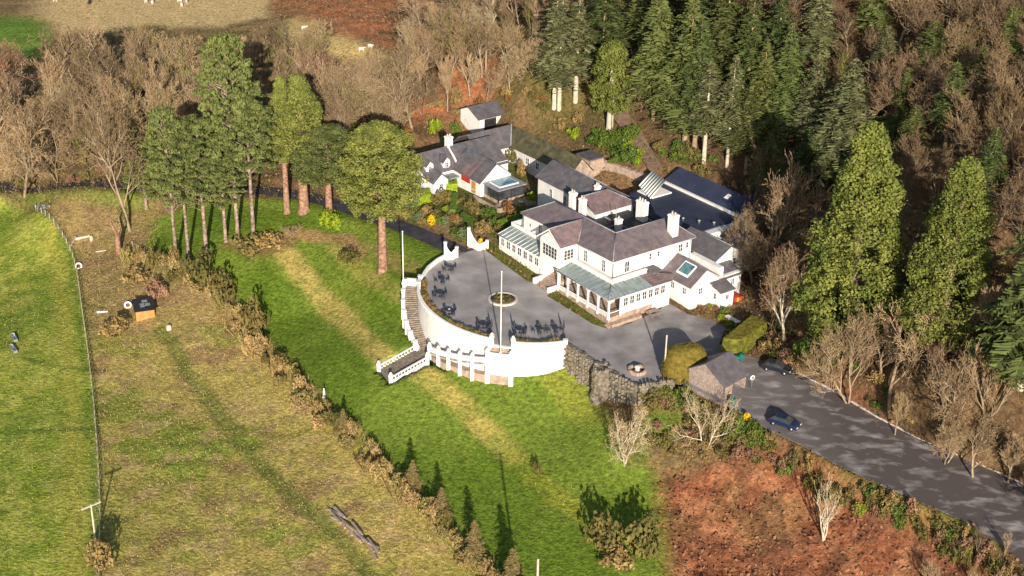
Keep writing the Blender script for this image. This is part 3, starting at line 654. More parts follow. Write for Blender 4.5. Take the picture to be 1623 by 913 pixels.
# ================================================================== HOUSE
RZ = math.atan2(-.8, .6)
house = empty('country_house', (O[0], O[1], 0), RZ, 'large white country house with purple slate roofs, glazed verandah and several chimneys', 'house')
def part(mb, name, m, parent=None): return mb.obj(name, m, parent if parent is not None else house)
def hp_(name, m, *boxes, parent=None):
    mb = MB()
    for b in boxes: mb.hb(*b)
    return part(mb, name, m, parent)
def window(face, at, c, z0, z1, w, bars=(2, 2), parent=None, fm=None, name='window', sill=True):
    """face 'v' (wall facing -v, at v=at, centred on u=c) or 'u' (wall facing -u, at u=at, centred on v=c)"""
    mb = MB(); pm = MB(); t = .09; o = .06
    def bx(m_, a0, a1, d0, d1, z0, z1):
        if face == 'v': m_.hb(a0, a1, at-d1, at-d0, z0, z1)
        else: m_.hb(at-d1, at-d0, a0, a1, z0, z1)
    a0 = c-w/2; a1 = c+w/2
    bx(mb, a0, a0+t, -.02, o, z0, z1); bx(mb, a1-t, a1, -.02, o, z0, z1); bx(mb, a0+t, a1-t, -.02, o, z1-t, z1); bx(mb, a0+t, a1-t, -.02, o, z0, z0+t)
    for i in range(1, bars[0]): x = a0+w*i/bars[0]; bx(mb, x-.035, x+.035, -.02, o-.01, z0+t, z1-t)
    for i in range(1, bars[1]): z = z0+(z1-z0)*i/bars[1]; bx(mb, a0+t, a1-t, -.02, o-.02, z-.025, z+.025)
    if sill: bx(mb, a0-.1, a1+.1, -.02, .16, z0-.1, z0)
    f = mb.obj(name, fm or M_trim, parent or house)
    bx(pm, a0+t, a1-t, -.01, .018, z0+t, z1-t); pm.obj('pane', M_pane, f); return f
def chimney(u, v, z0, z1, wu, wv, pots=2, parent=None, m=None):
    mb = MB(); mb.hb(u-wu/2, u+wu/2, v-wv/2, v+wv/2, z0-2, z1); mb.hb(u-wu/2-.08, u+wu/2+.08, v-wv/2-.08, v+wv/2+.08, z1-.3, z1-.12); c = mb.obj('chimney', m or M_white, parent or house)
    for i in range(pots):
        mb = MB(); k = (i+.5)/pots-.5; L_ = max(wu, wv); cu = u+(k*wu if wu > wv else 0); cv = v+(k*wv if wv >= wu else 0)
        mb.lathe([(.17,-.02),(.14,.2),(.13,.42),(.17,.45)], 8, (-cu, cv, z1)); mb.obj('chimney_pot', M_kerb, c)
    return c
def ridge(parent, *segs, m=None, r=.09):
    mb = MB()
    for a, b in segs: mb.tube((-a[0], a[1], a[2]+.03), (-b[0], b[1], b[2]+.03), r, r, 5)
    return mb.obj('ridge_capping', m or M_lead, parent)

# walls
hp_('wall', M_white, (3.45,26,3.4,10.3,-1,8.12))
hp_('side_wing_wall', M_white, (3.45,11,10.3,19.5,-1,8.12))
mb = MB(); mb.hb(12.2,17.2,0,3.4,4.3,8.12); mb.hb(15.9,17.2,0,3.4,-1,4.3); part(mb, 'entrance_wing_wall', M_white)
mb = MB(); mb.prism([(-12.2,.02,8.12),(-17.2,.02,8.12),(-14.7,.02,10.02)], (0,3.4,0)); part(mb, 'gable_wall', M_white)
E1 = 8.3; RG = 10.6
mb = MB()
# front range: L shaped hip roof, ridge along v=6.9 and along u=7.3
mb.hs([(3.0,2.95,E1),(17.0,2.95,E1),(26.4,2.95,E1),(22.4,6.9,RG),(7.3,6.9,RG)])
mb.hs([(26.4,2.95,E1),(26.4,10.8,E1),(22.4,6.9,RG)])
mb.hs([(22.4,6.9,RG),(26.4,10.8,E1),(11.3,10.8,E1),(7.3,6.9,RG)])
rf = part(mb, 'roof', M_slate)
mb = MB()
mb.hs([(3.0,2.95,E1),(7.3,6.9,RG),(7.3,17.2,RG),(3.0,20.0,E1)]); mb.hs([(3.0,20.0,E1),(7.3,17.2,RG),(11.5,20.0,E1)]); mb.hs([(7.3,6.9,RG),(11.5,10.9,E1),(11.5,20.0,E1),(7.3,17.2,RG)])
part(mb, 'side_wing_roof', M_slate)
mb = MB(); mb.hs([(17.7,-.4,E1-.15),(14.7,-.4,10.35),(14.7,6.5,10.45),(17.7,3.6,8.35)]); part(mb, 'gable_roof', M_slatep)
mb = MB(); mb.hs([(11.7,-.4,E1-.15),(11.7,3.2,E1),(14.7,6.5,10.45),(14.7,-.4,10.35)]); part(mb, 'gable_roof', M_slatep)
ridge(rf, ((22.4,6.9,RG),(7.3,6.9,RG)), ((26.4,2.95,E1),(22.4,6.9,RG)), ((3.0,2.95,E1),(7.3,6.9,RG)), ((7.3,6.9,RG),(7.3,17.2,RG)), ((7.3,17.2,RG),(3,20,E1)), ((11.7,3.2,E1+.05),(14.7,6.5,10.5)), ((14.7,-.4,10.37),(14.7,6.5,10.47)))
# eaves gutter
for a, b in (((3.0,2.9,8.16),(11.7,2.9,8.16)), ((17.8,2.9,8.16),(26.4,2.9,8.16)), ((2.95,2.95,8.16),(2.95,20,8.16)), ((11.65,-.4,8.05),(11.65,3,8.1))): 
    mb = MB(); mb.tube((-a[0],a[1],a[2]), (-b[0],b[1],b[2]), .09, .09, 5); part(mb, 'gutter', M_trim)
mb = MB()
for s_ in (1,-1): mb.prism([(-14.7,-.43,10.38),(-14.7,-.43,10.1),(-(14.7+3*s_),-.43,7.9),(-(14.7+3*s_),-.43,8.18)], (0,.06,0))
part(mb, 'bargeboard', M_trim)
for u, v, z0, z1 in ((3.2,3.25,5,8.1),(11.6,3.28,5,8.1),(17.4,3.28,5,8.1),(26.1,3.3,0,8.1)):
    mb = MB(); mb.tube((-u,v,z0),(-u,v,z1),.06,.06,6); part(mb, 'downpipe', M_lead)
for v in (9.6,15,19.2):
    mb = MB(); mb.tube((-3.36,v,4.2),(-3.36,v,8.1),.06,.06,6); part(mb, 'downpipe', M_lead)
# courtyard flat roof and the hipped block behind
hp_('flat_roof', M_dark, (11.2,24,10.2,19.6,6.6,7.4))
mb = MB(); mb.hb(11.5,22,10.7,10.85,7.4,7.62); mb.hb(11.5,22,14.2,14.35,7.4,7.62); mb.hb(15,15.15,10.85,14.2,7.4,7.55); part(mb, 'flashing', M_lead)
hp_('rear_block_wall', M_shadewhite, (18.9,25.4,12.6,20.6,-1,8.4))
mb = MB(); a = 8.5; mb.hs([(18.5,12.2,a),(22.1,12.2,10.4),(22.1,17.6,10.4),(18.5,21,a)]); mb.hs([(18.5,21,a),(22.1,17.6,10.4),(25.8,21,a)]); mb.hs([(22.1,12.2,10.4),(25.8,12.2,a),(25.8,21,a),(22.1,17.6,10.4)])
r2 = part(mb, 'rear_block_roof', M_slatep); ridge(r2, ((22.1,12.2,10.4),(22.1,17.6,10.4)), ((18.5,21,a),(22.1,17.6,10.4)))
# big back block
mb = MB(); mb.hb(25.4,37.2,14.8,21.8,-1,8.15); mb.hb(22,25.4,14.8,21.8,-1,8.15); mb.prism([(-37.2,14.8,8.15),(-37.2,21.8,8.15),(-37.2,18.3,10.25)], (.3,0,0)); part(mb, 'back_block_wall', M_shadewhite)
mb = MB(); mb.hs([(37.7,14.4,8.3),(37.7,18.3,10.6),(23,18.3,10.6),(23,14.4,8.3)]); mb.hs([(37.7,18.3,10.6),(37.7,22.2,8.3),(23,22.2,8.3),(23,18.3,10.6)]); mb.hs([(23,14.4,8.3),(23,18.3,10.6),(23,22.2,8.3)]) 
mb.hs([(23,18.32,10.55),(23,22.2,8.3),(19.5,22.2,8.3)])
r3 = part(mb, 'back_block_roof', M_slateg); ridge(r3, ((37.7,18.3,10.6),(23,18.3,10.6)))
for u, z0, z1, w in ((33.5,5.6,7.3,.95), (29.8,5.6,7.3,.95), (33.8,2.9,4.6,1.3), (29.8,2.7,4.5,1.0)): window('v', 14.8, u, z0, z1, w, (2, 2))
# left garden passage wall
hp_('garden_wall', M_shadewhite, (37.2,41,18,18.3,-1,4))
# chimneys
chimney(24,11.9,8.4,10.6,1.1,.9); chimney(20.4,11,8.4,10.9,1.1,.8); chimney(23.9,17,9.6,10.7,.9,.7); chimney(13.3,12.7,7.4,9.5,.9,.9,1); chimney(14.4,18.6,7.4,10.8,1.9,1.0,3); chimney(4.6,16.4,8.6,12.4,1.3,1.2,2)
# aerial on the flat roof
mb = MB(); mb.tube((-14.2,12.9,7.4),(-14.2,12.9,11.2),.04,.04,5)
for k in range(6): mb.tube((-14.2-.35,12.9,11.0-.12*k),(-14.2+.35,12.9,11.0-.12*k),.02,.02,4)
part(mb, 'aerial', M_metal)
# windows on the main fronts
window('v', 0, 14.7, 5.5, 7.5, 3.7, (5, 3)); window('u', 12.2, 1.75, 5.5, 7.3, 2.0, (3, 3))
for u in (10.0, 5.6): window('v', 3.4, u, 5.6, 7.6, .95, (2, 3))
window('v', 3.4, 8.1, 5.2, 7.6, .9, (1, 2), name='balcony_door', sill=False) if False else None
window('v', 3.4, 21.6, 5.3, 7.7, 1.0, (2, 3)); window('v', 3.4, 24.3, 6.3, 7.0, .6, (1, 1))
window('u', 3.45, 6.2, 5.6, 7.5, 1.0, (2, 2)); window('u', 3.45, 10.9, 6.5, 7.6, .6, (1, 2)); window('u', 3.45, 12.6, 6.6, 7.6, .6, (1, 2)); window('u', 3.45, 17.2, 6.2, 7.6, 1.0, (2, 2)); window('u', 3.45, 18.6, 6.5, 7.6, .6, (1, 2))
# ground floor behind the verandah
for u in (10.6, 8.2, 5.8): window('v', 3.4, u, 1.4, 3.9, 1.5, (3, 3))
mb = MB(); mb.hb(12.9,14.9,3.25,3.4,1.3,3.6); d = part(mb, 'front_door', M_orange); mb = MB(); mb.hb(13.1,13.9,3.2,3.26,2.4,3.4); mb.hb(14.0,14.75,3.2,3.26,2.4,3.4); mb.obj('pane', M_pane, d)
# verandah ------------------------------------------------------------
hp_('verandah_floor', M_pinkstone, (-.35,12.0,-.35,3.4,-1,1.15), (-.35,3.45,3.4,8.4,-1,1.15))
hp_('terrace_slab', M_pinkstone, (-1.3,-.36,-.7,5.6,-1,.35), (-1.3,-.2,-.9,-.36,-1,.33))
mb = MB(); n = 9
def vroof(mb, pts): mb.hs(pts, .1)
mb = MB(); mb.hs([(-.65,-.65,4.3),(12.1,-.65,4.3),(12.1,2.35,5.05),(2.5,2.35,5.05)], .1); part(mb, 'verandah_glass_roof', M_glassroof)
mb = MB(); mb.hs([(-.65,-.65,4.3),(2.5,2.35,5.05),(2.5,8.0,5.05),(-.65,8.0,4.3)], .1); part(mb, 'verandah_glass_roof', M_glassroof)
mb = MB(); mb.hs([(-.65,8.0,4.32),(2.5,8.0,5.08),(2.5,9.2,5.1),(.2,13.2,4.75),(-.65,12.2,4.3)], .14); part(mb, 'verandah_slate_roof', M_slatep)
mb = MB()
for k in range(11):
    u = .6+k*1.13; t = min(1, max(0, (u+.65)/3.15)) if u < 2.5 else 1; mb.tube((-u,-.68,4.36), (-u,-.65+3*t,4.36+.75*t), .045, .045, 4)
for k in range(10):
    v = .4+k*.83; t = (v+.65)/3.0 if v < 2.35 else 1; mb.tube((.68,v,4.36), (.65-3.15*t,v,4.36+.75*t), .04, .04, 4)
mb.tube((.65,-.65,4.37), (-2.5,2.35,5.12), .08, .08, 5); mb.tube((.65,-.65,4.3), (-12.1,-.65,4.3), .09, .09, 5); mb.tube((.65,-.65,4.3), (.65,12,4.3), .09, .09, 5)
part(mb, 'verandah_glazing_bars', M_lead)
for u in (12.0, 9.55, 7.1, 4.65, 2.2, -.3):
    mb = MB(); mb.hb(u-.12,u+.12,-.42,-.18,.9,4.25); mb.hb(u-.2,u+.2,-.5,-.1,.9,1.35); mb.hb(u-.2,u+.2,-.48,-.12,4.0,4.22)
    for s_ in (-1, 1): mb.add([(-(u+.1*s_),-.3,3.4),(-(u+.75*s_),-.3,4.1),(-(u+.75*s_),-.3,4.2),(-(u+.1*s_),-.3,3.7),(-(u+.1*s_),-.26,3.4),(-(u+.75*s_),-.26,4.1),(-(u+.75*s_),-.26,4.2),(-(u+.1*s_),-.26,3.7)], [(0,1,2,3),(7,6,5,4),(0,4,5,1),(3,2,6,7)])
    part(mb, 'verandah_post', M_trim)
mb = MB(); mb.hb(-.42,-.18,1.9,2.14,.9,4.25); part(mb, 'verandah_post', M_trim)
mb = MB(); mb.hb(-.3,12,-.36,-.24,1.85,1.95); mb.hb(-.3,12,-.36,-.24,1.2,1.28); mb.hb(-.36,-.24,-.3,2,1.85,1.95)
for k in range(60): u = -.2+k*.205; mb.hb(u-.02,u+.02,-.33,-.27,1.25,1.88)
part(mb, 'verandah_railing', M_trim)
hp_('balcony_parapet', M_white, (2.35,12.15,2.3,2.6,4.3,5.65), (2.35,2.65,2.6,9.4,4.3,5.65))
hp_('balcony_coping', M_trim, (2.25,12.2,2.2,2.7,5.65,5.74), (2.25,2.75,2.7,9.45,5.65,5.74))
hp_('balcony_floor', M_slateg, (2.65,12.2,2.6,3.4,4.6,4.95), (2.65,3.45,3.4,9.4,4.6,4.95))
hp_('verandah_side_wall', M_white, (-.3,-.05,2.1,12.0,-1,4.2), (-.05,3.45,11.85,12.1,-1,4.2))
for i in range(7): window('u', -.3, 3.0+i*1.25, 2.3, 3.75, .95, (2, 2), sill=False)
hp_('small_hip_roof', M_slateg, (1.2,3.4,9.6,11.6,5.2,5.5))
# entrance steps with cheek walls
mb = MB()
for i in range(9): mb.hb(12.5,15.8,-2.0+.42*i,-2.0+.42*(i+1)+(.0 if i < 8 else 1.2),-1,.75+.14*(i+1))
part(mb, 'entrance_steps', M_pinkstone)
hp_('step_cheek', M_white, (12.25,12.5,-2.1,.0,-1,1.6)); hp_('step_cheek', M_white, (15.8,16.2,-2.1,-.02,-1,1.9))
mb = MB(); mb.hb(12.2,12.5,.02,.3,.7,4.3); part(mb, 'porch_post', M_trim)
# conservatory --------------------------------------------------------
hp_('conservatory_wall', M_white, (17.25,28.5,.25,.45,-1,4.35), (28.3,28.5,.45,3.2,-1,4.35))
mb = MB(); mb.hs([(17.25,-.05,4.35),(28.75,-.05,4.35),(28.75,2.9,5.15),(17.25,2.9,5.15)], .1); part(mb, 'conservatory_glass_roof', M_glassroof)
mb = MB()
for k in range(12): u = 17.5+k*1.0; mb.tube((-u,-.08,4.4), (-u,2.9,5.2), .045, .045, 4)
mb.tube((-17.2,-.08,4.35), (-28.8,-.08,4.35), .09, .09, 5); part(mb, 'conservatory_glazing_bars', M_trim)
for k in range(7): window('v', .25, 18.3+k*1.52, 2.55, 3.95, 1.1, (2, 2))
hp_('conservatory_parapet', M_white, (17.3,28.8,2.9,3.15,4.4,5.75), (28.5,28.8,3.15,6.2,4.4,5.75)); hp_('roof_terrace_floor', M_kerb, (26,28.5,3.15,6.2,-1,4.9), (17.3,26,3.15,3.4,4.5,4.9))
# skylight wing --------------------------------------------------------
mb = MB(); mb.hb(-3.3,3.45,13.6,19.4,-1,3.7); mb.prism([(3.3,13.6,3.7),(3.3,19.4,3.7),(3.3,16.5,5.75)], (-.25,0,0)); mb.hb(-3.3,3.45,19.4,20.3,-1,5.4); part(mb, 'skylight_wing_wall', M_white)
mb = MB(); mb.hs([(-3.6,13.2,3.75),(3.44,13.2,3.75),(3.44,16.6,6.15),(-3.6,16.6,6.15)]); mb.hs([(-3.6,16.6,6.15),(3.44,16.6,6.15),(3.44,19.4,4.2),(-3.6,19.4,4.2)]); sr = part(mb, 'skylight_wing_roof', M_slate)
ridge(sr, ((-3.6,16.6,6.15),(3.44,16.6,6.15)), r=.07)
def slope(u, t): return (u, 13.2+3.4*t, 3.75+2.4*t)
mb = MB(); pts = [slope(-1.7,.3), slope(.9,.3), slope(.9,.85), slope(-1.7,.85)]; mb.hs([(p[0],p[1],p[2]+.2) for p in pts], .2); sk = mb.obj('skylight', M_trim, sr)
mb = MB(); pts = [slope(-1.5,.35), slope(.7,.35), slope(.7,.8), slope(-1.5,.8)]; mb.hs([(p[0],p[1],p[2]+.225) for p in pts], .02); mb.obj('pane', mat('skylight_glass', (.04,.11,.13), (.12,.24,.27), 1.2, .15, 0, spec=.6), sk)
window('v', 13.6, -1.9, 1.9, 3.1, .9, (2, 2)); window('u', -3.3, 15.6, 1.9, 3.1, .9, (2, 2)); window('v', 13.6, .8, 1.9, 3.1, .9, (2, 2))
# stepped lean-tos at the right end
hp_('lean_to_wall', M_white, (-3.2,.5,20.3,24.4,-1,3.6), (-5.6,-3.2,17.8,20.6,-1,2.6), (-3.3,-2.0,19.4,20.3,-1,3.9))
mb = MB(); mb.hs([(-3.5,20.2,3.3),(.5,20.2,4.6),(.5,24.6,4.6),(-3.5,24.6,3.3)][::1]); part(mb, 'lean_to_roof', M_slateg)
mb = MB(); mb.hs([(-5.9,17.5,2.6),(-3.2,17.5,3.5),(-3.2,20.7,3.5),(-5.9,20.7,2.6)]); part(mb, 'lean_to_roof', M_slateg)
window('v', 17.8, -4.4, .9, 2.0, .7, (1, 2)); window('u', -5.6, 19.2, .9, 1.9, .8, (2, 1)); window('u', -3.2, 22.6, 1.6, 2.8, .8, (2, 2))
# right rear wing
mb = MB(); mb.hb(-.3,9,21.6,27.4,-1,5.0); mb.prism([(.3,21.6,5.0),(.3,27.4,5.0),(.3,24.5,6.6)], (-.25,0,0)); part(mb, 'rear_wing_wall', M_white)
mb = MB(); mb.hs([(-.6,21.2,5.05),(9,21.2,5.05),(9,24.5,6.85),(-.6,24.5,6.85)]); mb.hs([(-.6,24.5,6.85),(9,24.5,6.85),(9,27.8,5.05),(-.6,27.8,5.05)]); r4 = part(mb, 'rear_wing_roof', M_slateg); ridge(r4, ((-.6,24.5,6.85),(9,24.5,6.85)), r=.07)
window('u', -.3, 23.6, 3.3, 4.5, .7, (1, 2)); window('u', -.3, 25.6, 3.3, 4.5, .7, (1, 2))
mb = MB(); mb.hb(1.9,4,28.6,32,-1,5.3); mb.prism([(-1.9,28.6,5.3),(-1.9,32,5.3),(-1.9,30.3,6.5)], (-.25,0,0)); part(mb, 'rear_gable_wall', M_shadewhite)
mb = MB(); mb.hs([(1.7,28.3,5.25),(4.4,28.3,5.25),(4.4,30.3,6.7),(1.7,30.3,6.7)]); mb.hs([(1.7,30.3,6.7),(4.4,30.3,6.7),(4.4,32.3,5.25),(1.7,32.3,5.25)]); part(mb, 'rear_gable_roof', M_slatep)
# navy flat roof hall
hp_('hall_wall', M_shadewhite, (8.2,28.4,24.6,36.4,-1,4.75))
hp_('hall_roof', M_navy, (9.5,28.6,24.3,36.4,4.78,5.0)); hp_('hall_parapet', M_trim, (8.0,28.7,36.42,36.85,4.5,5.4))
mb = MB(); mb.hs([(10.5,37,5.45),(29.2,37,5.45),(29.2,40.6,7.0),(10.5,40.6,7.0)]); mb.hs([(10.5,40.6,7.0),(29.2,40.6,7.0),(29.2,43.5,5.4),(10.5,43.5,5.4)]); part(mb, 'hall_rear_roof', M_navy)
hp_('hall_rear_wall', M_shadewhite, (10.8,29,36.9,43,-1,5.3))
mb = MB(); mb.hs([(15.1,38.6,6.22),(15.9,38.6,6.22),(15.9,39.6,6.65),(15.1,39.6,6.65)], .08); part(mb, 'rooflight', M_trim)
for u, v in ((14.5,28.0),(12.2,29.5),(10.2,31)):
    mb = MB(); mb.lathe([(.2,0),(.2,.35),(.3,.4),(.28,.55),(.05,.6)], 8, (-u, v, 5.0)); part(mb, 'roof_vent', M_metal)
# striped glass lean-to
mb = MB(); mb.hs([(24.2,29.2,5.3),(29.6,31.4,5.3),(31.2,35.8,6.6),(26.6,34.8,6.6)], .12); gl = part(mb, 'striped_glass_roof', M_glassroof)
mb = MB()
for k in range(7):
    t = k/6; a = (24.2+5.4*t, 29.2+2.2*t, 5.38); b = (26.6+4.6*t, 34.8+1.0*t, 6.68); mb.tube((-a[0],a[1],a[2]), (-b[0],b[1],b[2]), .13, .13, 4)
mb.obj('bars', M_trim, gl)
mb = MB(); mb.hb(24.5,28.5,30,34.5,-1,5.2); part(mb, 'glass_lean_to_wall', M_white)

# ================================================================== COTTAGE
zc = 2.4
cot = empty('cottage', (O[0]+47*UD[0]+12*VD[0], O[1]+47*UD[1]+12*VD[1], zc), RZ, 'rambling white cottage with grey slate roofs, dormers and a blue rooflight behind the house', 'cottage')
LC = Matrix.Translation((47, -12, -zc))
def cb(name, m, *boxes, parent=None):
    mb = MB()
    for u0, u1, v0, v1, z0, z1 in boxes: mb.hb(u0-47, u1-47, v0-12, v1-12, z0-zc, z1-zc)
    return mb.obj(name, m, parent or cot)
def cs(name, m, *polys, parent=None, t=.15):
    mb = MB()
    for p in polys: mb.hs([(a-47, b-12, c-zc) for a, b, c in p], t)
    return mb.obj(name, m, parent or cot)
def cprism(name, m, pts, du, parent=None):
    mb = MB(); mb.prism([(-(a-47), b-12, c-zc) for a, b, c in pts], (-du, 0, 0)); return mb.obj(name, m, parent or cot)
def cwin(face, at, c, z0, z1, w, bars=(2,2)):
    if face == 'v': return window('v', at-12, c-47, z0-zc, z1-zc, w, bars, parent=cot)
    return window('u', at-47, c-12, z0-zc, z1-zc, w, bars, parent=cot)
cb('wall', M_white, (47,55,9.6,16.2,0,5.3)); cprism('gable_wall', M_white, [(47,9.6,5.3),(47,16.2,5.3),(47,12.9,7.9)], .3)
cs('roof', M_slateg, [(46.6,9.2,5.1),(46.6,12.9,8.15),(56,12.9,8.15),(56,9.2,5.1)], [(46.6,12.9,8.15),(46.6,16.6,5.1),(56,16.6,5.1),(56,12.9,8.15)])
cb('left_wing_wall', M_white, (55.5,61.8,3.4,12,0,5.2)); cprism('left_gable_wall', M_white, [(55.3,3.6,4.6),(55.3,6.6,4.6),(55.3,5.1,6.4)], .3)
cs('left_wing_roof', M_slateg, [(55,3,5.1),(58.7,3,8),(58.7,11.5,8.2),(55,11.5,5.1)], [(58.7,3,8),(62.3,3,5.1),(62.3,11.5,5.1),(58.7,11.5,8.2)])
cb('left_front_wall', M_white, (52.8,55.5,3.6,6.6,0,4.5)); cs('left_front_roof', M_slateg, [(52.5,3.3,4.4),(52.5,5.1,6.0),(57,5.1,6.5),(57,3.3,4.6)], [(52.5,5.1,6.0),(52.5,6.9,4.4),(57,6.9,4.6),(57,5.1,6.5)])
cprism('left_front_gable', M_white, [(52.8,3.6,4.5),(52.8,6.6,4.5),(52.8,5.1,5.8)], .2)
cb('middle_wall', M_white, (53,60,11,20,0,5.2)); cs('middle_roof', M_slateg, [(52.6,10.5,4.9),(58.5,10.5,8.3),(58.5,20,8.3),(52.6,20,4.9)], [(58.5,10.5,8.3),(62,10.5,5.1),(62,20,5.1),(58.5,20,8.3)])
cb('verge_coping', M_trim, (58.2,59,10.3,10.7,7.9,8.5)); cs('verge_coping', M_trim, [(55,10.25,5.5),(58.7,10.25,8.6),(58.7,10.6,8.6),(55,10.6,5.5)])
chimney(58.9-47, 10.9-12, 8.2-zc, 9.9-zc, 1.1, 1.1, 2, parent=cot)
for v in (4.6, 8.2):     # dormers
    mb = MB(); mb.hb(55.6-47,58-47,v-.75-12,v+.75-12,5.0-zc,6.7-zc); mb.prism([(-(55.6-47),v-.75-12,6.7-zc),(-(55.6-47),v+.75-12,6.7-zc),(-(55.6-47),v-12,7.4-zc)], (-1.6,0,0)); dm = mb.obj('dormer', M_white, cot)
    mb = MB(); mb.hs([(55.3-47,v-.95-12,6.55-zc),(55.3-47,v-12,7.6-zc),(58-47,v-12,7.6-zc),(58-47,v-.95-12,6.55-zc)], .1); mb.hs([(55.3-47,v-12,7.6-zc),(55.3-47,v+.95-12,6.55-zc),(58-47,v+.95-12,6.55-zc),(58-47,v-12,7.6-zc)], .1); mb.obj('dormer_roof', M_slateg, dm)
    window('u', 55.6-47, v-12, 5.5-zc, 6.5-zc, .8, (2,2), parent=dm, name='dormer_window')
cwin('u', 52.8, 5.1, 2.9, 4.0, .9); cwin('v', 9.6, 49, 3.2, 4.4, .9)
# back range and mossy roofed range
cb('back_range_wall', M_shadewhite, (59,64.6,19,29,0,5.1), (41,59,24.9,29.6,0,5.1))
cs('back_range_roof', M_slateg, [(58.6,17,5.1),(61.9,17,8),(61.9,27.2,8),(58.6,24.6,5.1)], [(61.9,15,8),(65,15,5.1),(65,30,5.1),(61.9,27.2,8)])
cs('mossy_roof', M_moss, [(58.6,24.6,5.1),(61.9,27.2,8),(40.4,27.2,8),(40.4,24.6,5.3)], [(61.9,27.2,8),(65,30,5.1),(40.4,30,5.1),(40.4,27.2,8)])
cs('hip_flashing', M_lead, [(58.5,24.5,5.2),(61.9,27.15,8.1),(61.75,27.3,8.1),(58.3,24.7,5.2)], t=.1)
cprism('stone_gable', M_pinkstone, [(40.5,24.9,0),(40.5,29.6,0),(40.5,29.6,5.2),(40.5,27.2,7.8),(40.5,24.9,5.2)], .3)
for u in (44.5,47.5,50.5,53.5): window('v', 24.9-12, u-47, 3.0-zc, 4.4-zc, 1.1, (2,2), parent=cot)
mb = MB(); mb.tube((-(59.8-47),20-12,5-zc), (-(59.8-47),20-12,7.8-zc), .12, .12, 6); mb.obj('flue', M_metal, cot)
# red dormer
cs('dormer_roof', M_slatep, [(50,9.3,5.5),(53,9.3,5.5),(53,12,7.2),(50,12,7.6)]); cb('red_porch_wall', M_red, (50.1,52.6,9.35,9.55,3.9,5.4)); cb('orange_door', M_orange, (48.4,49.6,9.45,9.62,2.5,4.6))
cb('blue_lean_to_roof', M_lead, (53.2,55.4,7.2,9.4,4.1,4.3))
cb('rooflight', M_sky, (56.2,56.9,13,15,7.05,7.2))
# garden room with blue rooflight
cb('garden_room_frame', M_dark, (42.6,47,10.3,10.5,4.5,4.8), (42.6,42.8,10.3,16.0,4.5,4.8), (42.6,42.8,10.3,10.5,2.3,4.5), (44.8,45,10.3,10.5,2.3,4.5), (42.6,42.8,13,13.2,2.3,4.5), (42.6,42.8,15.8,16,2.3,4.5))
gr_ = cb('garden_room_roof', M_lead, (42.3,47,10,16.3,4.8,5.0)); cb('rooflight_frame', M_trim, (43.2,46.4,11,15.2,5.0,5.18), parent=gr_); cb('rooflight_glass', M_sky, (43.4,46.2,11.2,15.0,5.18,5.22), parent=gr_)
cb('garden_room_glass', M_pane, (42.66,42.72,10.5,15.8,2.9,4.5), (42.8,47,10.36,10.42,2.9,4.5)); cb('garden_room_base', M_pinkstone, (42.6,47,10.3,16,0,2.9))
cb('patio', M_pinkstone, (39.6,42.5,8.4,16.4,0,2.45)); cb('patio_wall', M_pinkstone, (39.3,39.6,8.2,14.5,0,3.1), (39.6,47,8.0,8.3,0,3.1))

# small garage behind the cottage
gz_ = Hs(*W(76,30)[:2]); _g = P(764,206); ga = empty('white_garage', (_g[0]+1.0, _g[1]+2.6, _g[2]+.9), RZ, 'small white twin-bay garage with a dark pitched roof behind the cottage', 'garage')
mb = MB(); mb.hb(-2.6,2.6,-3,3.2,-1.5,2.3); mb.prism([(2.6,-3,2.3),(2.6,3.2,2.3),(2.6,.1,3.5)], (-5.2,0,0)) if False else mb.prism([(2.6,-3,2.3),(-2.6,-3,2.3),(0,-3,3.6)], (0,6.2,0)); mb.obj('wall', M_white, ga)
mb = MB(); mb.hs([(-3,-3.4,2.2),(0,-3.4,3.75),(0,3.6,3.75),(-3,3.6,2.2)]); mb.hs([(0,-3.4,3.75),(3,-3.4,2.2),(3,3.6,2.2),(0,3.6,3.75)]); mb.obj('roof', M_slateg, ga)
for v in (-1.2, 1.6):
    mb = MB(); mb.hb(-2.66,-2.58,v-1,v+1,-.6,1.8); mb.obj('garage_opening', M_dark, ga)
ga.scale = (1.25,1.4,1.05)
# stone hut
hx = un(935,266,3.6); sh = empty('stone_hut', (hx[0], hx[1], 3.0), RZ, 'square pink stone hut with a flat dark roof above the courtyard', 'hut')
mb = MB(); mb.box(-1.9,1.9,-1.6,1.6,-2,2.9); mb.obj('wall', M_pinkstone, sh); mb = MB(); mb.box(-2.1,2.1,-1.8,1.8,2.9,3.15); mb.obj('roof', M_slateg, sh); mb = MB(); mb.box(.3,1.1,-1.66,-1.58,0,1.9); mb.obj('door', M_timber, sh)
# courtyard retaining wall of pinkish stone
mb = MB(); pts = [un(953,256,5.0), un(985,266,5.0), un(1015,276,5.0), un(1046,288,5.0)]
for a, b in zip(pts[:-1], pts[1:]):
    a = a[:2]; b = b[:2]; t = (b-a)/np.linalg.norm(b-a); nn = np.array([-t[1], t[0]]); n = 6
    for i in range(n):
        p0 = a+(b-a)*i/n; p1 = a+(b-a)*(i+1)/n; mb.prism([(p0[0],p0[1],0),(p1[0],p1[1],0),(p1[0]+nn[0]*.8,p1[1]+nn[1]*.8,0),(p0[0]+nn[0]*.8,p0[1]+nn[1]*.8,0)], (0,0,5.0+rnd.uniform(0,.25)))
tag(mb.obj('courtyard_wall', M_pinkstone), 'thick pinkish stone wall behind the hut, running towards the navy roofed hall', 'stone wall')
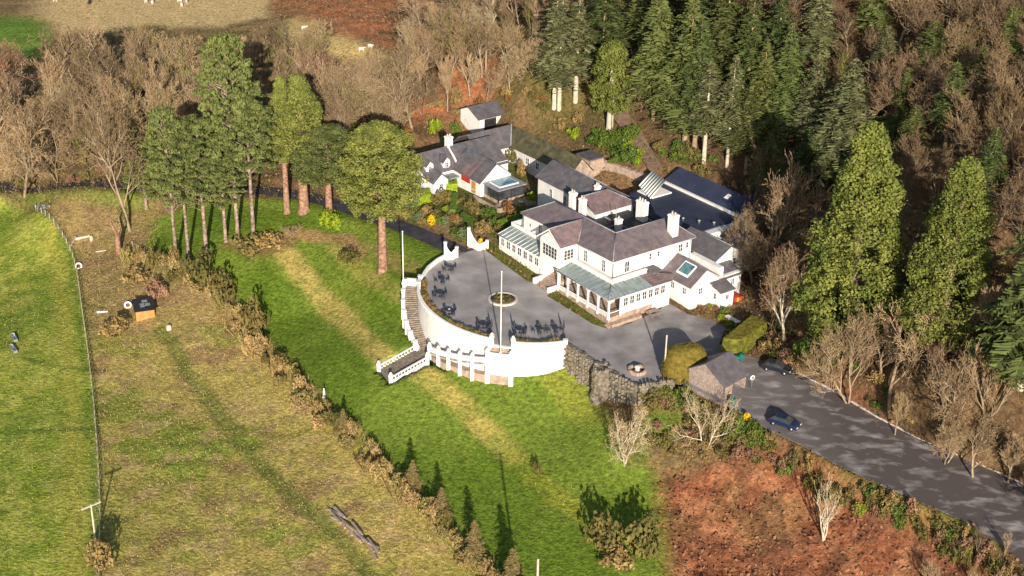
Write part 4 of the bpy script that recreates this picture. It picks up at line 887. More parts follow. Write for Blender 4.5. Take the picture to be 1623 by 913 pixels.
# timber garage on the drive
gx = np.array([27.7,-29.1]); tg = empty('timber_garage', (29.2, -27.4, zf(29.2,-27.4)), math.atan2(-.70,.71), 'weathered timber garage with a dark gabled roof beside the drive', 'garage')
mb = MB(); hw = 3.3; dl = 2.5
mb.box(-hw,hw,-dl,-dl+.18,-1.2,2.3); mb.box(-hw,-hw+.18,-dl,dl,-1.2,2.3); mb.box(-hw,hw,dl-.18,dl,-1.2,2.3); mb.box(hw-.18,hw,-dl,-.6,-1.2,2.3); mb.box(hw-.18,hw,-.6,dl,1.9,2.3)
for s_ in (-dl, dl-.18): mb.prism([(-hw,s_,2.3),(hw,s_,2.3),(0,s_,4.25)], (0,.18,0))
mb.obj('wall', M_timber, tg)
mb = MB()
for i in range(22): x = -hw+.15+i*.3; h = 2.3+(1-abs(x)/hw)*1.95; mb.box(x-.02,x+.02,-dl-.03,-dl,-1.1,h-.1)
mb.obj('cladding_batten', M_timber, tg)
mb = MB(); mb.slab([(-hw-.35,-dl-.35,2.1),(0,-dl-.35,4.45),(0,dl+.35,4.45),(-hw-.35,dl+.35,2.1)]); mb.slab([(0,-dl-.35,4.45),(hw+.35,-dl-.35,2.1),(hw+.35,dl+.35,2.1),(0,dl+.35,4.45)]); mb.obj('roof', M_slateg, tg)
mb = MB(); mb.box(hw-.14,hw+.04,-2.0,-.7,-.2,1.8); mb.obj('door', M_pinkstone, tg)
#@@TREES
# ================================================================== VEGETATION
def rvec(n, g=NR):
    v = g.normal(size=(n, 3)); return v/np.linalg.norm(v, axis=1)[:, None]
def leafquads(Cn, S, nrm=None, asp=.55, g=NR):
    """small kite shaped leaf faces at centres Cn, half size S"""
    n = len(Cn); a = rvec(n, g)
    if nrm is not None: a = nrm+a*.7; a /= np.linalg.norm(a, axis=1)[:, None]
    t = np.cross(a, rvec(n, g)); t /= np.linalg.norm(t, axis=1)[:, None]; b = np.cross(a, t)
    S = np.broadcast_to(S, (n,))[:, None]
    V = np.stack([Cn-t*S, Cn-b*S*asp, Cn+t*S, Cn+b*S*asp], 1).reshape(-1, 3)
    return V, np.arange(4*n).reshape(-1, 4)
def strips(A, Bp, wa, wb, g=NR):
    """thin twigs as narrow faces from A to Bp"""
    d = Bp-A; n = len(A); s = np.cross(d, rvec(n, g)); s /= np.linalg.norm(s, axis=1)[:, None]+1e-9
    wa = np.broadcast_to(wa, (n,))[:, None]/2; wb = np.broadcast_to(wb, (n,))[:, None]/2
    V = np.stack([A-s*wa, Bp-s*wb, Bp+s*wb, A+s*wa], 1).reshape(-1, 3)
    return V, np.arange(4*n).reshape(-1, 4)
def cat(parts):
    V = []; Fs = []; n = 0
    for v, f in parts: V.append(v); Fs.append(f+n); n += len(v)
    return np.concatenate(V), np.concatenate(Fs)
def trunk_mesh(name, segs, n=6):
    mb = MB()
    for a, b, r0, r1 in segs: mb.tube(a, b, r0, r1, n, False)
    me = bpy.data.meshes.new(name); me.from_pydata(mb.v, [], mb.f); me.polygons.foreach_set('use_smooth', [True]*len(me.polygons)); me.update(); return me
def unit(v): return v/(np.linalg.norm(v)+1e-9)
def bare_tree(seed, H=12.0, spread=.55, stems=1, dense=1.0, up=.35, wtw=.05, first=.25):
    g = np.random.default_rng(seed); segs = []; tips = []
    def limb(p, d, L, r, lev, steps):
        pts = [p]; 
        for i in range(steps):
            d = unit(d+g.normal(size=3)*.16+np.array([0, 0, up*.18])); q = pts[-1]+d*L/steps
            segs.append((pts[-1], q, r*(1-.55*i/steps), r*(1-.55*(i+1)/steps))) if lev < 3 else None
            if lev >= 3: tips.append((pts[-1], q, r))
            pts.append(q)
        return pts, d
    def grow(p, d, L, r, lev):
        pts, dd = limb(p, d, L, r, lev, 4 if lev == 0 else 3)
        if lev == 4: return
        nb = {0: 8, 1: 6, 2: 6, 3: 5}[lev]
        nb = max(3, int(nb*dense))
        for k in range(nb):
            t = (first if lev == 0 else .2)+(1-(first if lev == 0 else .2))*(k+.6)/nb; i = min(len(pts)-2, int(t*(len(pts)-1))); f = t*(len(pts)-1)-i; q = pts[i]*(1-f)+pts[i+1]*f
            az = g.uniform(0, 2*math.pi) if lev else k*2.4+g.uniform(-.4,.4); ax = unit(np.cross(dd, [math.cos(az), math.sin(az), .2]))
            ang = spread*(1.15-.5*t if lev == 0 else 1)*g.uniform(.8,1.3); nd = unit(dd*math.cos(ang)+ax*math.sin(ang)+np.array([0,0,up*.5]))
            grow(q, nd, L*{0:.62,1:.58,2:.55,3:.6}[lev]*g.uniform(.75,1.15)*(1.15-.5*t if lev == 0 else 1), r*.5, lev+1)
    if stems == 1: grow(np.zeros(3)-[0,0,.4], np.array([g.uniform(-.1,.1), g.uniform(-.1,.1), 1]), H*.62, H*.017+.03, 0)
    else:
        for k in range(stems): a = 2*math.pi*k/stems+g.uniform(-.4,.4); grow(np.array([0,0,-.4]), unit(np.array([math.cos(a)*.35, math.sin(a)*.35, 1])), H*.6, H*.011+.03, 0)
    zmax = max(float(t[1][2]) for t in tips); s = H/zmax
    segs = [(a*s, b*s, r0, r1) for a, b, r0, r1 in segs]; A = np.array([t[0] for t in tips])*s; Bq = np.array([t[1] for t in tips])*s
    V, Fq = strips(A, Bq, wtw, wtw*.55, g)
    return trunk_mesh('trunk', segs, 5), fastmesh('crown', V, Fq)
def conifer(seed, H=20.0, R=3.6, clear=.12, droop=.25, dens=1.0, leaf=.34):
    g = np.random.default_rng(seed); A = []; segs = [(np.array([0,0,-.5]), np.array([0,0,H*.5]), H*.013+.08, H*.009+.03), (np.array([0,0,H*.5]), np.array([g.uniform(-.2,.2),0,H*.99]), H*.009+.03, .02)]
    C1 = []; T1 = []; S1 = []
    z = H*clear
    while z < H*.985:
        f = (z/H-clear)/(1-clear); rr = R*(1-f)**.8*min(1, .55+f*4)+.25; nb = int((5+3*g.random())*dens)
        for k in range(nb):
            az = g.uniform(0, 2*math.pi); L = rr*g.uniform(.5,1.25); ns = max(3, int(L/.3)); dirh = np.array([math.cos(az), math.sin(az), 0]); side = np.array([-dirh[1], dirh[0], 0])
            for i in range(ns):
                t = (i+.7)/ns; p = np.array([0,0,z+g.uniform(-.1,.1)])+dirh*L*t+np.array([0,0,L*(.22*t-droop*1.4*t*t)])
                wS = (.55*(1-t)+.12)*L*.55+.15
                for s_ in (-1, 1):
                    e = p+side*s_*wS*g.uniform(.6,1.1)+dirh*wS*.6+np.array([0,0,-.12*wS+g.uniform(-.08,.1)]); C1.append(p); T1.append(e); S1.append(leaf*g.uniform(.7,1.2)*(.6+.5*(1-t)))
        z += H*.026*g.uniform(.8,1.2)
    C1 = np.array(C1); T1 = np.array(T1); V, Fq = strips(C1, T1, np.array(S1), np.array(S1)*.35, g)
    V2, F2 = leafquads(T1, np.array(S1)*.55, np.tile([0,0,1.],(len(T1),1)), .6, g)
    V, Fq = cat([(V, Fq), (V2, F2)])
    return trunk_mesh('trunk', segs, 7), fastmesh('crown', V, Fq)
def clumped(seed, H, clumps, leaf=.2, per=90, limbs=None, trunkr=.35, lean=0, flat=.6, upn=.5, lp=.12):
    """crown of leafy clumps: (centre, radius) list; trunk to H*.9 with limbs to clumps"""
    g = np.random.default_rng(seed); Cs = []; Ns = []
    for c, r in clumps:
        n = max(12, int(per*r*r)); v = rvec(n, g); rad = r*(.55+.5*g.random(n)**.6); Cs.append(np.array(c)+v*rad[:, None]*np.array([1, 1, flat])); nn = v+np.array([0,0,upn]); Ns.append(nn/np.linalg.norm(nn, axis=1)[:, None])
    Cs = np.concatenate(Cs); Ns = np.concatenate(Ns); V, Fq = leafquads(Cs, leaf*g.uniform(.6,1.3,len(Cs)), Ns, .6, g)
    top = np.array([lean, 0, H*.93]); segs = []
    pts = [np.array([0,0,-.5]), np.array([0,0,.4]), np.array([lean*.3,0,H*.35]), np.array([lean*.7,0,H*.65]), top]; rs = [trunkr*1.5, trunkr*1.05, trunkr*.8, trunkr*.55, .05]
    for i in range(4): segs.append((pts[i], pts[i+1], rs[i], rs[i+1]))
    for c, r in clumps:
        if g.random() < lp:
            c = np.array(c)*np.array([.8,.8,1]); z0 = max(H*.3, c[2]-abs(g.normal())*1.0-np.hypot(c[0],c[1])*.3); t = z0/H; base = np.array([lean*t, 0, z0]); segs.append((base, c, .07, .02))
    return trunk_mesh('trunk', segs, 8), fastmesh('crown', V, Fq)
def pine(seed, H=22, R=4.2, clear=.5, n=70):
    g = np.random.default_rng(seed); cl = []
    for i in range(n):
        f = g.random()**.85; z = H*(clear+(1-clear)*f*.98); rr = R*math.sqrt(max(.02, 1-(abs(f-.3)/.74)**2.2)); a = g.uniform(0, 2*math.pi); d = rr*math.sqrt(g.uniform(.15,1)); cl.append(((d*math.cos(a), d*math.sin(a), z-.12*d+g.normal()*.25), g.uniform(.4,.9)))
    return clumped(seed, H, cl, .2, 130, trunkr=.3, flat=.42, upn=.7, lp=.25)
def redwood(seed, H=22, R=5, clear=.42, n=150, pointed=.0):
    g = np.random.default_rng(seed); cl = []
    for i in range(n):
        f = g.random(); z = H*(clear+(1-clear)*f*.97); prof = math.sqrt(max(.03, 1-(abs(f-.38)/.64)**2.0)) if pointed == 0 else (min(1, .7+f)*(1-f)**.75*1.15+.03 if f > .3 else .75+f*.5); rr = R*prof; a = g.uniform(0, 2*math.pi); d = rr*math.sqrt(g.uniform(.04,1)); cl.append(((d*math.cos(a), d*math.sin(a), z-.05*d), g.uniform(.5,.95)))
    return clumped(seed, H, cl, .17, 105, trunkr=.62, flat=.75, upn=.5, lp=.03)
def column(seed, H=26, R=5.0, n=230, clear=.03):
    g = np.random.default_rng(seed); cl = []
    for i in range(n):
        f = g.random()**1.15; z = H*(clear+(1-clear)*f*.98); prof = (1-f)**.62*min(1, .72+1.6*f)*(1+.12*math.sin(f*23+seed))+.05; a = g.uniform(0, 2*math.pi); rr = R*prof*(1+.13*math.sin(3*a+f*9+seed)); d = rr*math.sqrt(g.uniform(.5,1)); cl.append(((d*math.cos(a), d*math.sin(a), z), g.uniform(.4,.8)))
    return clumped(seed, H, cl, .17, 105, trunkr=.4, flat=1.15, upn=.25, lp=0)
def shrub(seed, R=1.2, Hh=1.3, n=14, leaf=.12, per=130, smooth=False):
    g = np.random.default_rng(seed); cl = []
    if smooth: cl = [((0, 0, Hh*.5), R*.85)]; per *= 4
    else:
        for i in range(n): a = g.uniform(0, 2*math.pi); d = R*.75*math.sqrt(g.random()); cl.append(((d*math.cos(a), d*math.sin(a), Hh*g.uniform(.2,.85)*(1-.35*(d/R)**2)), R*g.uniform(.25,.42)))
    Cs = []; Ns = []
    for c, r in cl:
        m_ = max(20, int(per*r*r*(1 if smooth else 2))); v = rvec(m_, g); rad = r*(.75+.28*g.random(m_)); Cs.append(np.array(c)+v*rad[:, None]*np.array([1,1,Hh/R*.6 if smooth else .9])); Ns.append(v)
    Cs = np.concatenate(Cs); Cs[:, 2] = np.maximum(Cs[:, 2], .02); V, Fq = leafquads(Cs, leaf*g.uniform(.6,1.3,len(Cs)), np.concatenate(Ns), .65, g); return fastmesh('foliage', V, Fq)

PROT = {}
def proto(kind):
    if kind in PROT: return PROT[kind]
    k, i = kind
    if k == 'bare': r = bare_tree(100+i, 12, [.55,.68,.5,.75,.6,.85,.42,.62][i%8], 2 if i in (5,7) else 1, [1.12,1.12,1.12,1.12,1.12,1,1.25,1][i%8], [.35,.25,.5,.2,.4,.1,.6,.3][i%8], .06)
    elif k == 'stems': r = bare_tree(140+i, 10, .4, 3, .8, .5, .055, .2)
    elif k == 'pale': r = bare_tree(160+i, 9, .75, 2, .95, .12, .045, .12)
    elif k == 'upright': r = bare_tree(180+i, 9, .34, 4, .62, .6, .05, .2)
    elif k == 'fir': r = conifer(200+i, 20, [4.6,3.9,5.4,3.6][i%4], [.1,.22,.14,.3][i%4], [.3,.42,.36,.25][i%4])
    elif k == 'bigfir': r = conifer(240+i, 24, 5.2, .06, .3, .8, .5)
    elif k == 'pine': r = pine(300+i, 22, [3.9,4.4,3.6,5.0][i%4], [.42,.5,.36,.45][i%4], [210,230,200,270][i%4])
    elif k == 'redwood': r = redwood(400+i, 22, 5.6, .44, 620)
    elif k == 'pointed': r = redwood(420+i, 22, 3.6, .42, 380, 1)
    elif k == 'column': r = column(500+i, 26, 5.2, 1150)
    elif k == 'cyp': r = redwood(440+i, 14, 3.6, .25, 260)
    PROT[kind] = r; return r
H0 = {'bare':12,'stems':10,'pale':9,'upright':9,'fir':20,'bigfir':24,'pine':22,'redwood':22,'pointed':22,'column':26,'cyp':14}
ncount = {}
def tree(kind, x, y, h, name, label, group, barkm, leafm, rz=None, wide=1.0, z=None, catg='tree'):
    tm, cm = proto(kind); s = h/H0[kind[0]]
    root = empty(name, (x, y, Hs(x, y) if z is None else z), rnd.uniform(0, 6.28) if rz is None else rz, label, catg, group)
    root.scale = (s*wide, s*wide, s)
    a = bpy.data.objects.new('trunk', tm); COL.objects.link(a); a.parent = root
    b = bpy.data.objects.new('crown', cm); COL.objects.link(b); b.parent = root
    for o, m in ((a, barkm), (b, leafm)):
        if not len(o.data.materials): o.data.materials.append(m)
        o.material_slots[0].link = 'OBJECT'; o.material_slots[0].material = m
    return root
def height_for(x, y, z, topy):
    lo, hi = 1, 60
    for _ in range(30):
        m_ = (lo+hi)/2
        if pr([x, y, z+m_])[1] > topy: lo = m_
        else: hi = m_
    return lo
def T(kind, bx, by, topy, wpx, name, label, group, barkm, leafm, R0_, catg='tree'):
    """tree by base pixel, apex row and crown width"""
    x, y, z = P(bx, by); h = height_for(x, y, z, topy); dist = np.linalg.norm(np.array([x, y, z])-CP); wm = wpx/FPX*dist
    s = h/H0[kind[0]]; wide = (wm/2)/(R0_*s)
    taken.append((x, y)); return tree(kind, x, y, h, name, label, group, barkm, leafm, None, wide, z, catg)
taken = []
# --- the pines and redwoods left of the forecourt
GP = 'pines on the left side of the lawn'
pin = [((280,415),168,75,0,'lower left-hand pine with a bare leaning trunk at the edge of the lawn shadow'),
 ((299,408),190,80,1,'pine with a thick pale bare trunk, second along the lawn edge from the left'),
 ((327,397),185,80,2,'slim dark pine standing third along the row at the lawn edge'),
 ((358,383),215,75,0,'pine with a thin straight bare trunk in the middle of the clump'),
 ((377,376),52,100,3,'tallest pine of the clump, its crown rising over the bare woods'),
 ((402,372),142,95,1,'bushy dark pine at the right end of the row of bare trunks'),
 ((232,330),240,60,2,'dark pine set back at the far left of the pine clump')]
for (bx, by), ty, wp, vi, lb in pin: T(('pine', vi), bx, by, ty, wp, 'pine_tree', lb, GP, M_barkpine, M_pine, [3.9,4.4,3.6,5.0][vi])
T(('pointed',0), 455,337,122,52,'redwood_tree','bright green pointed conifer with a tall bare reddish trunk beside the pines',None,M_barkr,M_seq,3.3)
T(('pointed',1), 482,334,118,86,'redwood_tree','broader bright green pointed conifer touching the tall bare-trunked one',None,M_barkr,M_seq,3.3)
T(('redwood',1), 522,342,200,100,'redwood_tree','dull green broad-crowned conifer between the pointed pair and the lone redwood',None,M_barkr,M_pine,5.2)
T(('redwood',0), 607,428,196,132,'redwood_tree','huge round-crowned redwood with a thick red trunk alone on the lawn',None,M_barkr,M_seq,5.6)
# --- right-hand giants
T(('column',0), 1342,535,196,160,'cypress_tree','tallest yellow-green cypress column right of the house',None,M_bark,M_cyp,5.0)
T(('column',1), 1490,540,250,134,'cypress_tree','second yellow-green cypress, slimmer and nearer the right edge',None,M_bark,M_cyp,5.0)
T(('column',2), 1308,530,440,50,'cypress_tree','small cypress bush at the lower left foot of the tallest cypress',None,M_bark,M_cyp,5.0)
T(('bigfir',0), 1618,610,215,185,'fir_tree','big layered fir tree cut off by the right edge of the picture',None,M_barkp,M_fir,5.6)
T(('cyp',0), 966,206,66,66,'cypress_tree','yellow-green oval cypress on a bare trunk above the stone hut',None,M_barkp,M_cyp,3.6)
GF = 'dark firs on the hillside above the house'
firs = [((1085,225),-25,105,0,'dark fir reaching out of the top of the picture beside the oval cypress'),((1035,190),-40,90,2,'dark fir rising behind and left of the bare-legged ones above the hall'),
 ((1100,240),30,85,1,'fir in front of the dark group with its crown directly above the navy hall'),((1115,258),95,72,3,'fir on a tall pale bare trunk above the navy roofed hall'),
 ((1152,262),85,60,1,'narrow brighter green fir right of the one on a bare pale trunk'),((1182,272),125,70,1,'fir leaning over the deep shadow behind the navy hall'),
 ((1180,190),-20,90,0,'fir at the top edge in the middle of the dark firs'),((1238,225),35,90,2,'broad fir above the deep shadow right of the hall'),
 ((1225,160),-30,80,0,'fir touching the top edge, right of the middle'),((1285,240),85,80,1,'fir left of the big pale green fir on the hillside'),
 ((1335,275),92,112,2,'big pale green fir just behind the tallest cypress'),((1310,290),170,70,0,'low fir in the shade behind the tallest cypress'),
 ((1425,225),105,62,0,'small fir among bare trees above the gap between the cypresses'),((1495,250),95,60,3,'slim fir behind the second cypress'),
 ((1440,270),165,60,1,'small dark fir between the two cypresses'),((878,170),-20,70,3,'grey-green fir on a bare pale trunk behind the cottage, leftmost of three'),
 ((886,172),-10,75,1,'grey-green fir on a bare pale trunk behind the cottage, middle of three'),((912,160),0,80,3,'grey-green fir on a bare trunk, rightmost of three behind the cottage'),
 ((955,120),-60,95,0,'dull green fir at the top edge behind the oval cypress'),((1290,120),-40,75,1,'fir at the top edge behind the big pale green fir'),((1385,60),-70,60,0,'bright green fir tip at the top edge among bare trees'),
 ((1145,140),-60,90,2,'dark fir at the top edge left of the middle fir'),((1095,120),-80,90,0,'dark fir cut off by the top edge above the bare-trunked fir'),((1560,330),200,70,0,'small fir between the second cypress and the big layered fir'),
 ((1270,330),200,80,2,'dark fir in the deep shade left of the tallest cypress'),((1225,300),190,75,0,'dark fir in the deep shade behind the brown bare tree'),((1395,150),40,60,1,'fir among bare trees right of the big pale green fir'),((1470,140),30,62,3,'slim fir among bare trees near the top right'),((1545,180),70,66,0,'fir among bare trees upper right, behind the second cypress'),((1590,120),10,62,1,'fir among bare trees at the far upper right'),((1200,240),60,80,2,'shaded fir filling the hollow of the dark group')]
for (bx, by), ty, wp, vi, lb in firs: T(('fir', vi), bx, by, ty, wp, 'fir_tree', lb, GF, M_barkp if 'bare pale trunk' in lb or 'bare trunk' in lb else M_bark, M_firg if 'grey-green' in lb or 'pale green' in lb or 'bare pale' in lb or 'tall pale' in lb else M_fir, [3.9,3.3,4.4,3.0][vi])
# --- notable bare trees
T(('pale',0), 990,736,632,118,'bare_tree','pale leafless tree with twisting twin stems at the corner of the lawn',None,M_barkp,M_twigp,5.5)
T(('pale',1), 1116,714,618,95,'bare_tree','pale leafless tree below the timber garage',None,M_barkp,M_twigp,5.5)
T(('upright',0), 1305,856,752,88,'bare_tree','pale many-stemmed leafless tree standing in the red bracken',None,M_barkp,M_twigp,3.6)
T(('bare',1), 1240,550,398,120,'bare_tree','reddish leafless tree with pale stems beside the parked cars',None,M_barkp,M_twigr,4.6)
T(('bare',3), 1225,530,365,80,'bare_tree','brown leafless tree right behind the white lean-tos of the house',None,M_bark,M_twig,4.6)
T(('bare',0), 1215,440,228,120,'bare_tree','broad brown leafless tree shading the right end of the navy roofs',None,M_bark,M_twig,4.6)
T(('bare',1), 1190,330,210,80,'bare_tree','leafless tree at the right end of the navy roofed hall',None,M_bark,M_twig,4.6)
T(('bare',5), 1192,452,345,62,'bare_tree','leafless tree pressed against the right rear corner of the house',None,M_bark,M_twig,4.6)
T(('bare',7), 1180,410,318,55,'bare_tree','small leafless tree behind the rear gable of the house',None,M_bark,M_twig,4.6)
T(('bare',3), 207,365,165,110,'bare_tree','tall leafless tree with forked stems beside the broken stub',None,M_bark,M_twig,4.6)
T(('bare',3), 38,312,175,95,'bare_tree','leafless tree with a thick leaning trunk by the lane, far left',None,M_bark,M_twig,4.6)
T(('bare',7), 1345,640,480,130,'bare_tree','branching leafless tree below the tallest cypress',None,M_bark,M_twig,5.5)
T(('bare',3), 1410,650,460,120,'bare_tree','wide leafless tree standing below the gap between the two cypresses',None,M_bark,M_twig,4)
T(('bare',1), 1492,685,530,110,'bare_tree','leafless tree with a pale trunk below the second cypress',None,M_bark,M_twig,4.6)
T(('stems',0), 1560,670,530,110,'bare_tree','brownish leafless tree near the right edge above the drive',None,M_bark,M_twig,4)
T(('stems',1), 462,375,352,50,'small_tree','small twiggy tree on the earth mound in the lawn',None,M_bark,M_twig,4)
def broken_tree(px, py):
    x, y, z = P(px, py); root = empty('broken_tree', (x, y, z), 0, 'dead reddish tree stub with two broken forks at the top of the rough field', 'dead tree'); mb = MB()
    for a, b, r0, r1 in (((0,0,-.5),(.1,0,3.6),.55,.4),((.1,0,3.5),(-.9,.2,5.8),.32,.18),((.1,0,3.5),(.9,-.1,5.4),.3,.15),((-.9,.2,5.8),(-.6,.2,7.4),.18,.05),((.9,-.1,5.4),(.6,0,7.2),.15,.05),((-.4,.1,4.8),(-2.2,.2,5.2),.14,.04)): mb.tube(a, b, r0, r1, 8)
    mb.obj('trunk', M_barkr, root); mb = MB()
    for k in range(14):
        a = rnd.uniform(0,6.28); p0 = (-.6+rnd.uniform(-.3,.3), .2, rnd.uniform(5,7.2)); mb.tube(p0, (p0[0]+math.cos(a)*1.3, p0[1]+math.sin(a)*1.3, p0[2]+1.2), .04, .015, 4)
    mb.obj('twigs', M_twig, root); taken.append((x, y))
broken_tree(188, 402)

# --- woodland fill
def fill(poly, sp, n, maker, avoid=2.6, relax=None):
    W_ = PL(poly); xs = [p[0] for p in W_]; ys = [p[1] for p in W_]; c = 0; tries = 0
    while c < n and tries < n*60:
        tries += 1; x = rnd.uniform(min(xs), max(xs)); y = rnd.uniform(min(ys), max(ys))
        if not pip(W_, np.array([x]), np.array([y]))[0]: continue
        if any((x-a)**2+(y-b)**2 < sp*sp for a, b in taken): continue
        if dpoly(roadc, np.array([x]), np.array([y]), False)[0] < 3.2: continue
        taken.append((x, y)); maker(x, y); c += 1
    return c
def bare_maker(label, group, hmin, hmax, pal, kinds=(('bare',0),('bare',1),('bare',2),('bare',3),('bare',4),('bare',5),('bare',6),('bare',7)), name='bare_tree'):
    def f(x, y): k = rnd.choice(kinds); b, l = rnd.choice(pal); tree(k, x, y, rnd.uniform(hmin, hmax), name, label, group, b, l, wide=rnd.uniform(.85,1.2))
    return f
M_ivy = mat('ivy_clad_bark', (.09,.12,.02), (.22,.25,.05), 2, .95, .6)
pal1 = [(M_ivy, M_twig)]*3+[(M_bark, M_twig)]*12+[(M_barkp, M_twig), (M_bark, M_twigp), (M_bark, M_twigr)]
M_twigd = mat('dark_brown_twigs', (.13,.085,.052), (.25,.17,.1), .5, .95, 0, .3, c3=(.18,.13,.065))  # brown twigs with the hillside's shade put into their colour
M_barkd = mat('dark_grey_bark', (.12,.09,.065), (.26,.2,.14), 1.2, .95, .5)  # grey bark darkened in the same way for the hillside shade
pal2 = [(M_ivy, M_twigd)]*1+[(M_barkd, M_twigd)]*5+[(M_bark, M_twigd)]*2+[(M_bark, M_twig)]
fill([(-60,150),(60,165),(100,130),(230,125),(420,125),(520,140),(600,175),(650,190),(660,225),(540,262),(440,262),(240,262),(200,285),(-60,285)], 4.5, 92, bare_maker('one of the brown leafless trees of the wood at the upper left', 'leafless trees in the upper left wood', 10, 16, pal1))
fill([(560,190),(640,110),(640,50),(720,40),(850,-40),(940,60),(1040,150),(960,200),(860,185),(800,165),(730,150),(680,200),(600,210)], 4.0, 62, bare_maker('one of the leafless trees on the slope behind the cottage', 'leafless trees behind the cottage', 7, 12, pal1))
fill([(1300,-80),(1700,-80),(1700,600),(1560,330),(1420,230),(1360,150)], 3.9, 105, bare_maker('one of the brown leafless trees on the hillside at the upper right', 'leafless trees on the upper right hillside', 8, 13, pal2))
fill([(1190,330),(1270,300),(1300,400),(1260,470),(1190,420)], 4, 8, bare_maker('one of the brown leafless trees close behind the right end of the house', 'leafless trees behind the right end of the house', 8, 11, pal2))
fill([(1310,560),(1700,560),(1700,790),(1540,720),(1440,670),(1340,620)], 3.6, 34, bare_maker('one of the leafless trees on the wooded bank above the drive', 'leafless trees above the drive', 6, 10, pal1))
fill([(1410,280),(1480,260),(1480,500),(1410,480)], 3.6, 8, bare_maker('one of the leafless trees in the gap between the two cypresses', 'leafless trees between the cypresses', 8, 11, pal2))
fill([(1480,880),(1560,880),(1640,940),(1640,990),(1480,990)], 2.4, 10, bare_maker('one of the low twiggy bushes at the bottom right corner', 'twiggy bushes at the bottom right', 3, 4.5, pal1, (('upright',0),('stems',1)), 'twiggy_bush'))
fill([(1000,-80),(1330,-80),(1380,40),(1340,200),(1200,230),(1010,150)], 5.0, 9, lambda x, y: tree(('fir', rnd.randrange(4)), x, y, rnd.uniform(15,23), 'fir_tree', 'one of the dark firs crowded on the hillside in the upper middle right', 'dark firs crowding the hillside', M_bark, M_fir))

# --- shrubs
SHR = [shrub(600+i, 1.2, 1.4) for i in range(4)]; BALL = [shrub(640+i, 1, 1.6, leaf=.09, smooth=True) for i in range(2)]
def bush(x, y, r, h, m, name, label, group=None, me=None, z=None, catg='shrub'):
    me = me or rnd.choice(SHR); o = bpy.data.objects.new(name, me); COL.objects.link(o)
    if not len(me.materials): me.materials.append(m)
    o.material_slots[0].link = 'OBJECT'; o.material_slots[0].material = m
    base = 1.2 if me in SHR else 1.0; hb_ = 1.4 if me in SHR else 1.6
    o.location = (x, y, (Hs(x, y) if z is None else z)-.05); o.scale = (r/base, r/base, h/hb_); o.rotation_euler = (0, 0, rnd.uniform(0, 6.28)); tag(o, label, catg, group); return o
def Bp(px, py, wpx, hpx, m, name, label, group=None, me=None, paved=False):
    if paved: q = uz(px, py); x, y, z = q[0], q[1], zf(*q)
    else: x, y, z = P(px, py)
    dist = np.linalg.norm(np.array([x, y, z])-CP); k = dist/FPX
    return bush(x, y, wpx*k/2, hpx*k/.9, m, name, label, group, me, z)
# hedge of gorse and briar along the rough field edge
hedge = PL([(232,402),(285,432),(330,450),(365,482),(395,520),(430,560),(470,600),(510,640),(550,682),(600,725),(650,775),(700,825),(745,870),(785,915),(820,955)])
hpts = resample(hedge, 1.7)
for i, q in enumerate(hpts):
    for k in range(2):
        x = q[0]-rnd.uniform(-.6,3.2); y = q[1]-rnd.uniform(-.6,1.8); big = i in (3,4,5,12,13,19,20,21) 
        bush(x, y, rnd.uniform(.7,1.4), rnd.uniform(1.2,3.2)*(1.3 if big else 1), rnd.choice([M_scrub, M_scrub, M_scrub, M_tanleaf, M_olive]), 'hedge_bush', 'one of the scrubby bushes in the overgrown hedge beside the lawn', 'bushes of the overgrown hedge')
for px, py, w_p, h_p, lb in ((318,452,64,50,'big round dark bush at the upper end of the overgrown hedge'),(405,535,50,58,'tall dark bush part way down the overgrown hedge, throwing a round shadow'),(352,478,54,46,'wide dark bush in the hedge just below the biggest one')):
    Bp(px, py, w_p, h_p, M_olive, 'hedge_bush', lb)
for px, py, hh, lb in ((545,690,46,'slim upright conifer in the hedge left of the middle'),(655,785,60,'upright bushy conifer in the hedge, third from the bottom edge'),(700,830,62,'upright bushy conifer in the hedge, second from the bottom edge'),(752,895,75,'pointed conifer in the hedge, nearest the bottom edge'),(812,955,90,'tall pointed conifer cut off below the bottom edge')):
    x, y, z = P(px, min(py, 955)); k = np.linalg.norm(np.array([x,y,z])-CP)/FPX; tree(('fir', 1), x, y, hh*k/.8, 'small_conifer', lb, None, M_bark, M_scrub2, wide=1.25, z=z-.8)
for px, py, w_p, h_p, m, lb in ((955,870,62,60,M_olive,'tall olive bush at the left of the island thicket on the lower lawn'),(1022,880,70,66,M_olive,'tall olive bush at the right of the island thicket on the lower lawn'),(980,893,70,30,M_tanleaf,'low tan bush in front of the island thicket'),
  (850,752,16,22,M_olive,'small dark sapling alone on the lower lawn'),(160,900,52,44,M_tanleaf,'scruffy bush at the foot of the telegraph pole'),(520,366,44,32,M_lime,'bright lime shrub under the pines by the lane'),
  (552,418,46,22,M_olive,'brownish low bush left of the lone redwood trunk'),(395,402,66,26,M_olive,'dark mound of scrub on the lawn below the pines'),(425,392,50,22,M_tanleaf,'brown bramble patch on the lawn mound'),
  (185,530,56,26,M_tanleaf,'dead bracken heap below the little field shed'),(250,470,40,26,M_twigr,'reddish thicket beside the little field shed'),(215,450,46,22,M_tanleaf,'brown thicket behind the little field shed')):
    Bp(px, py, w_p, h_p, m, 'bush', lb)
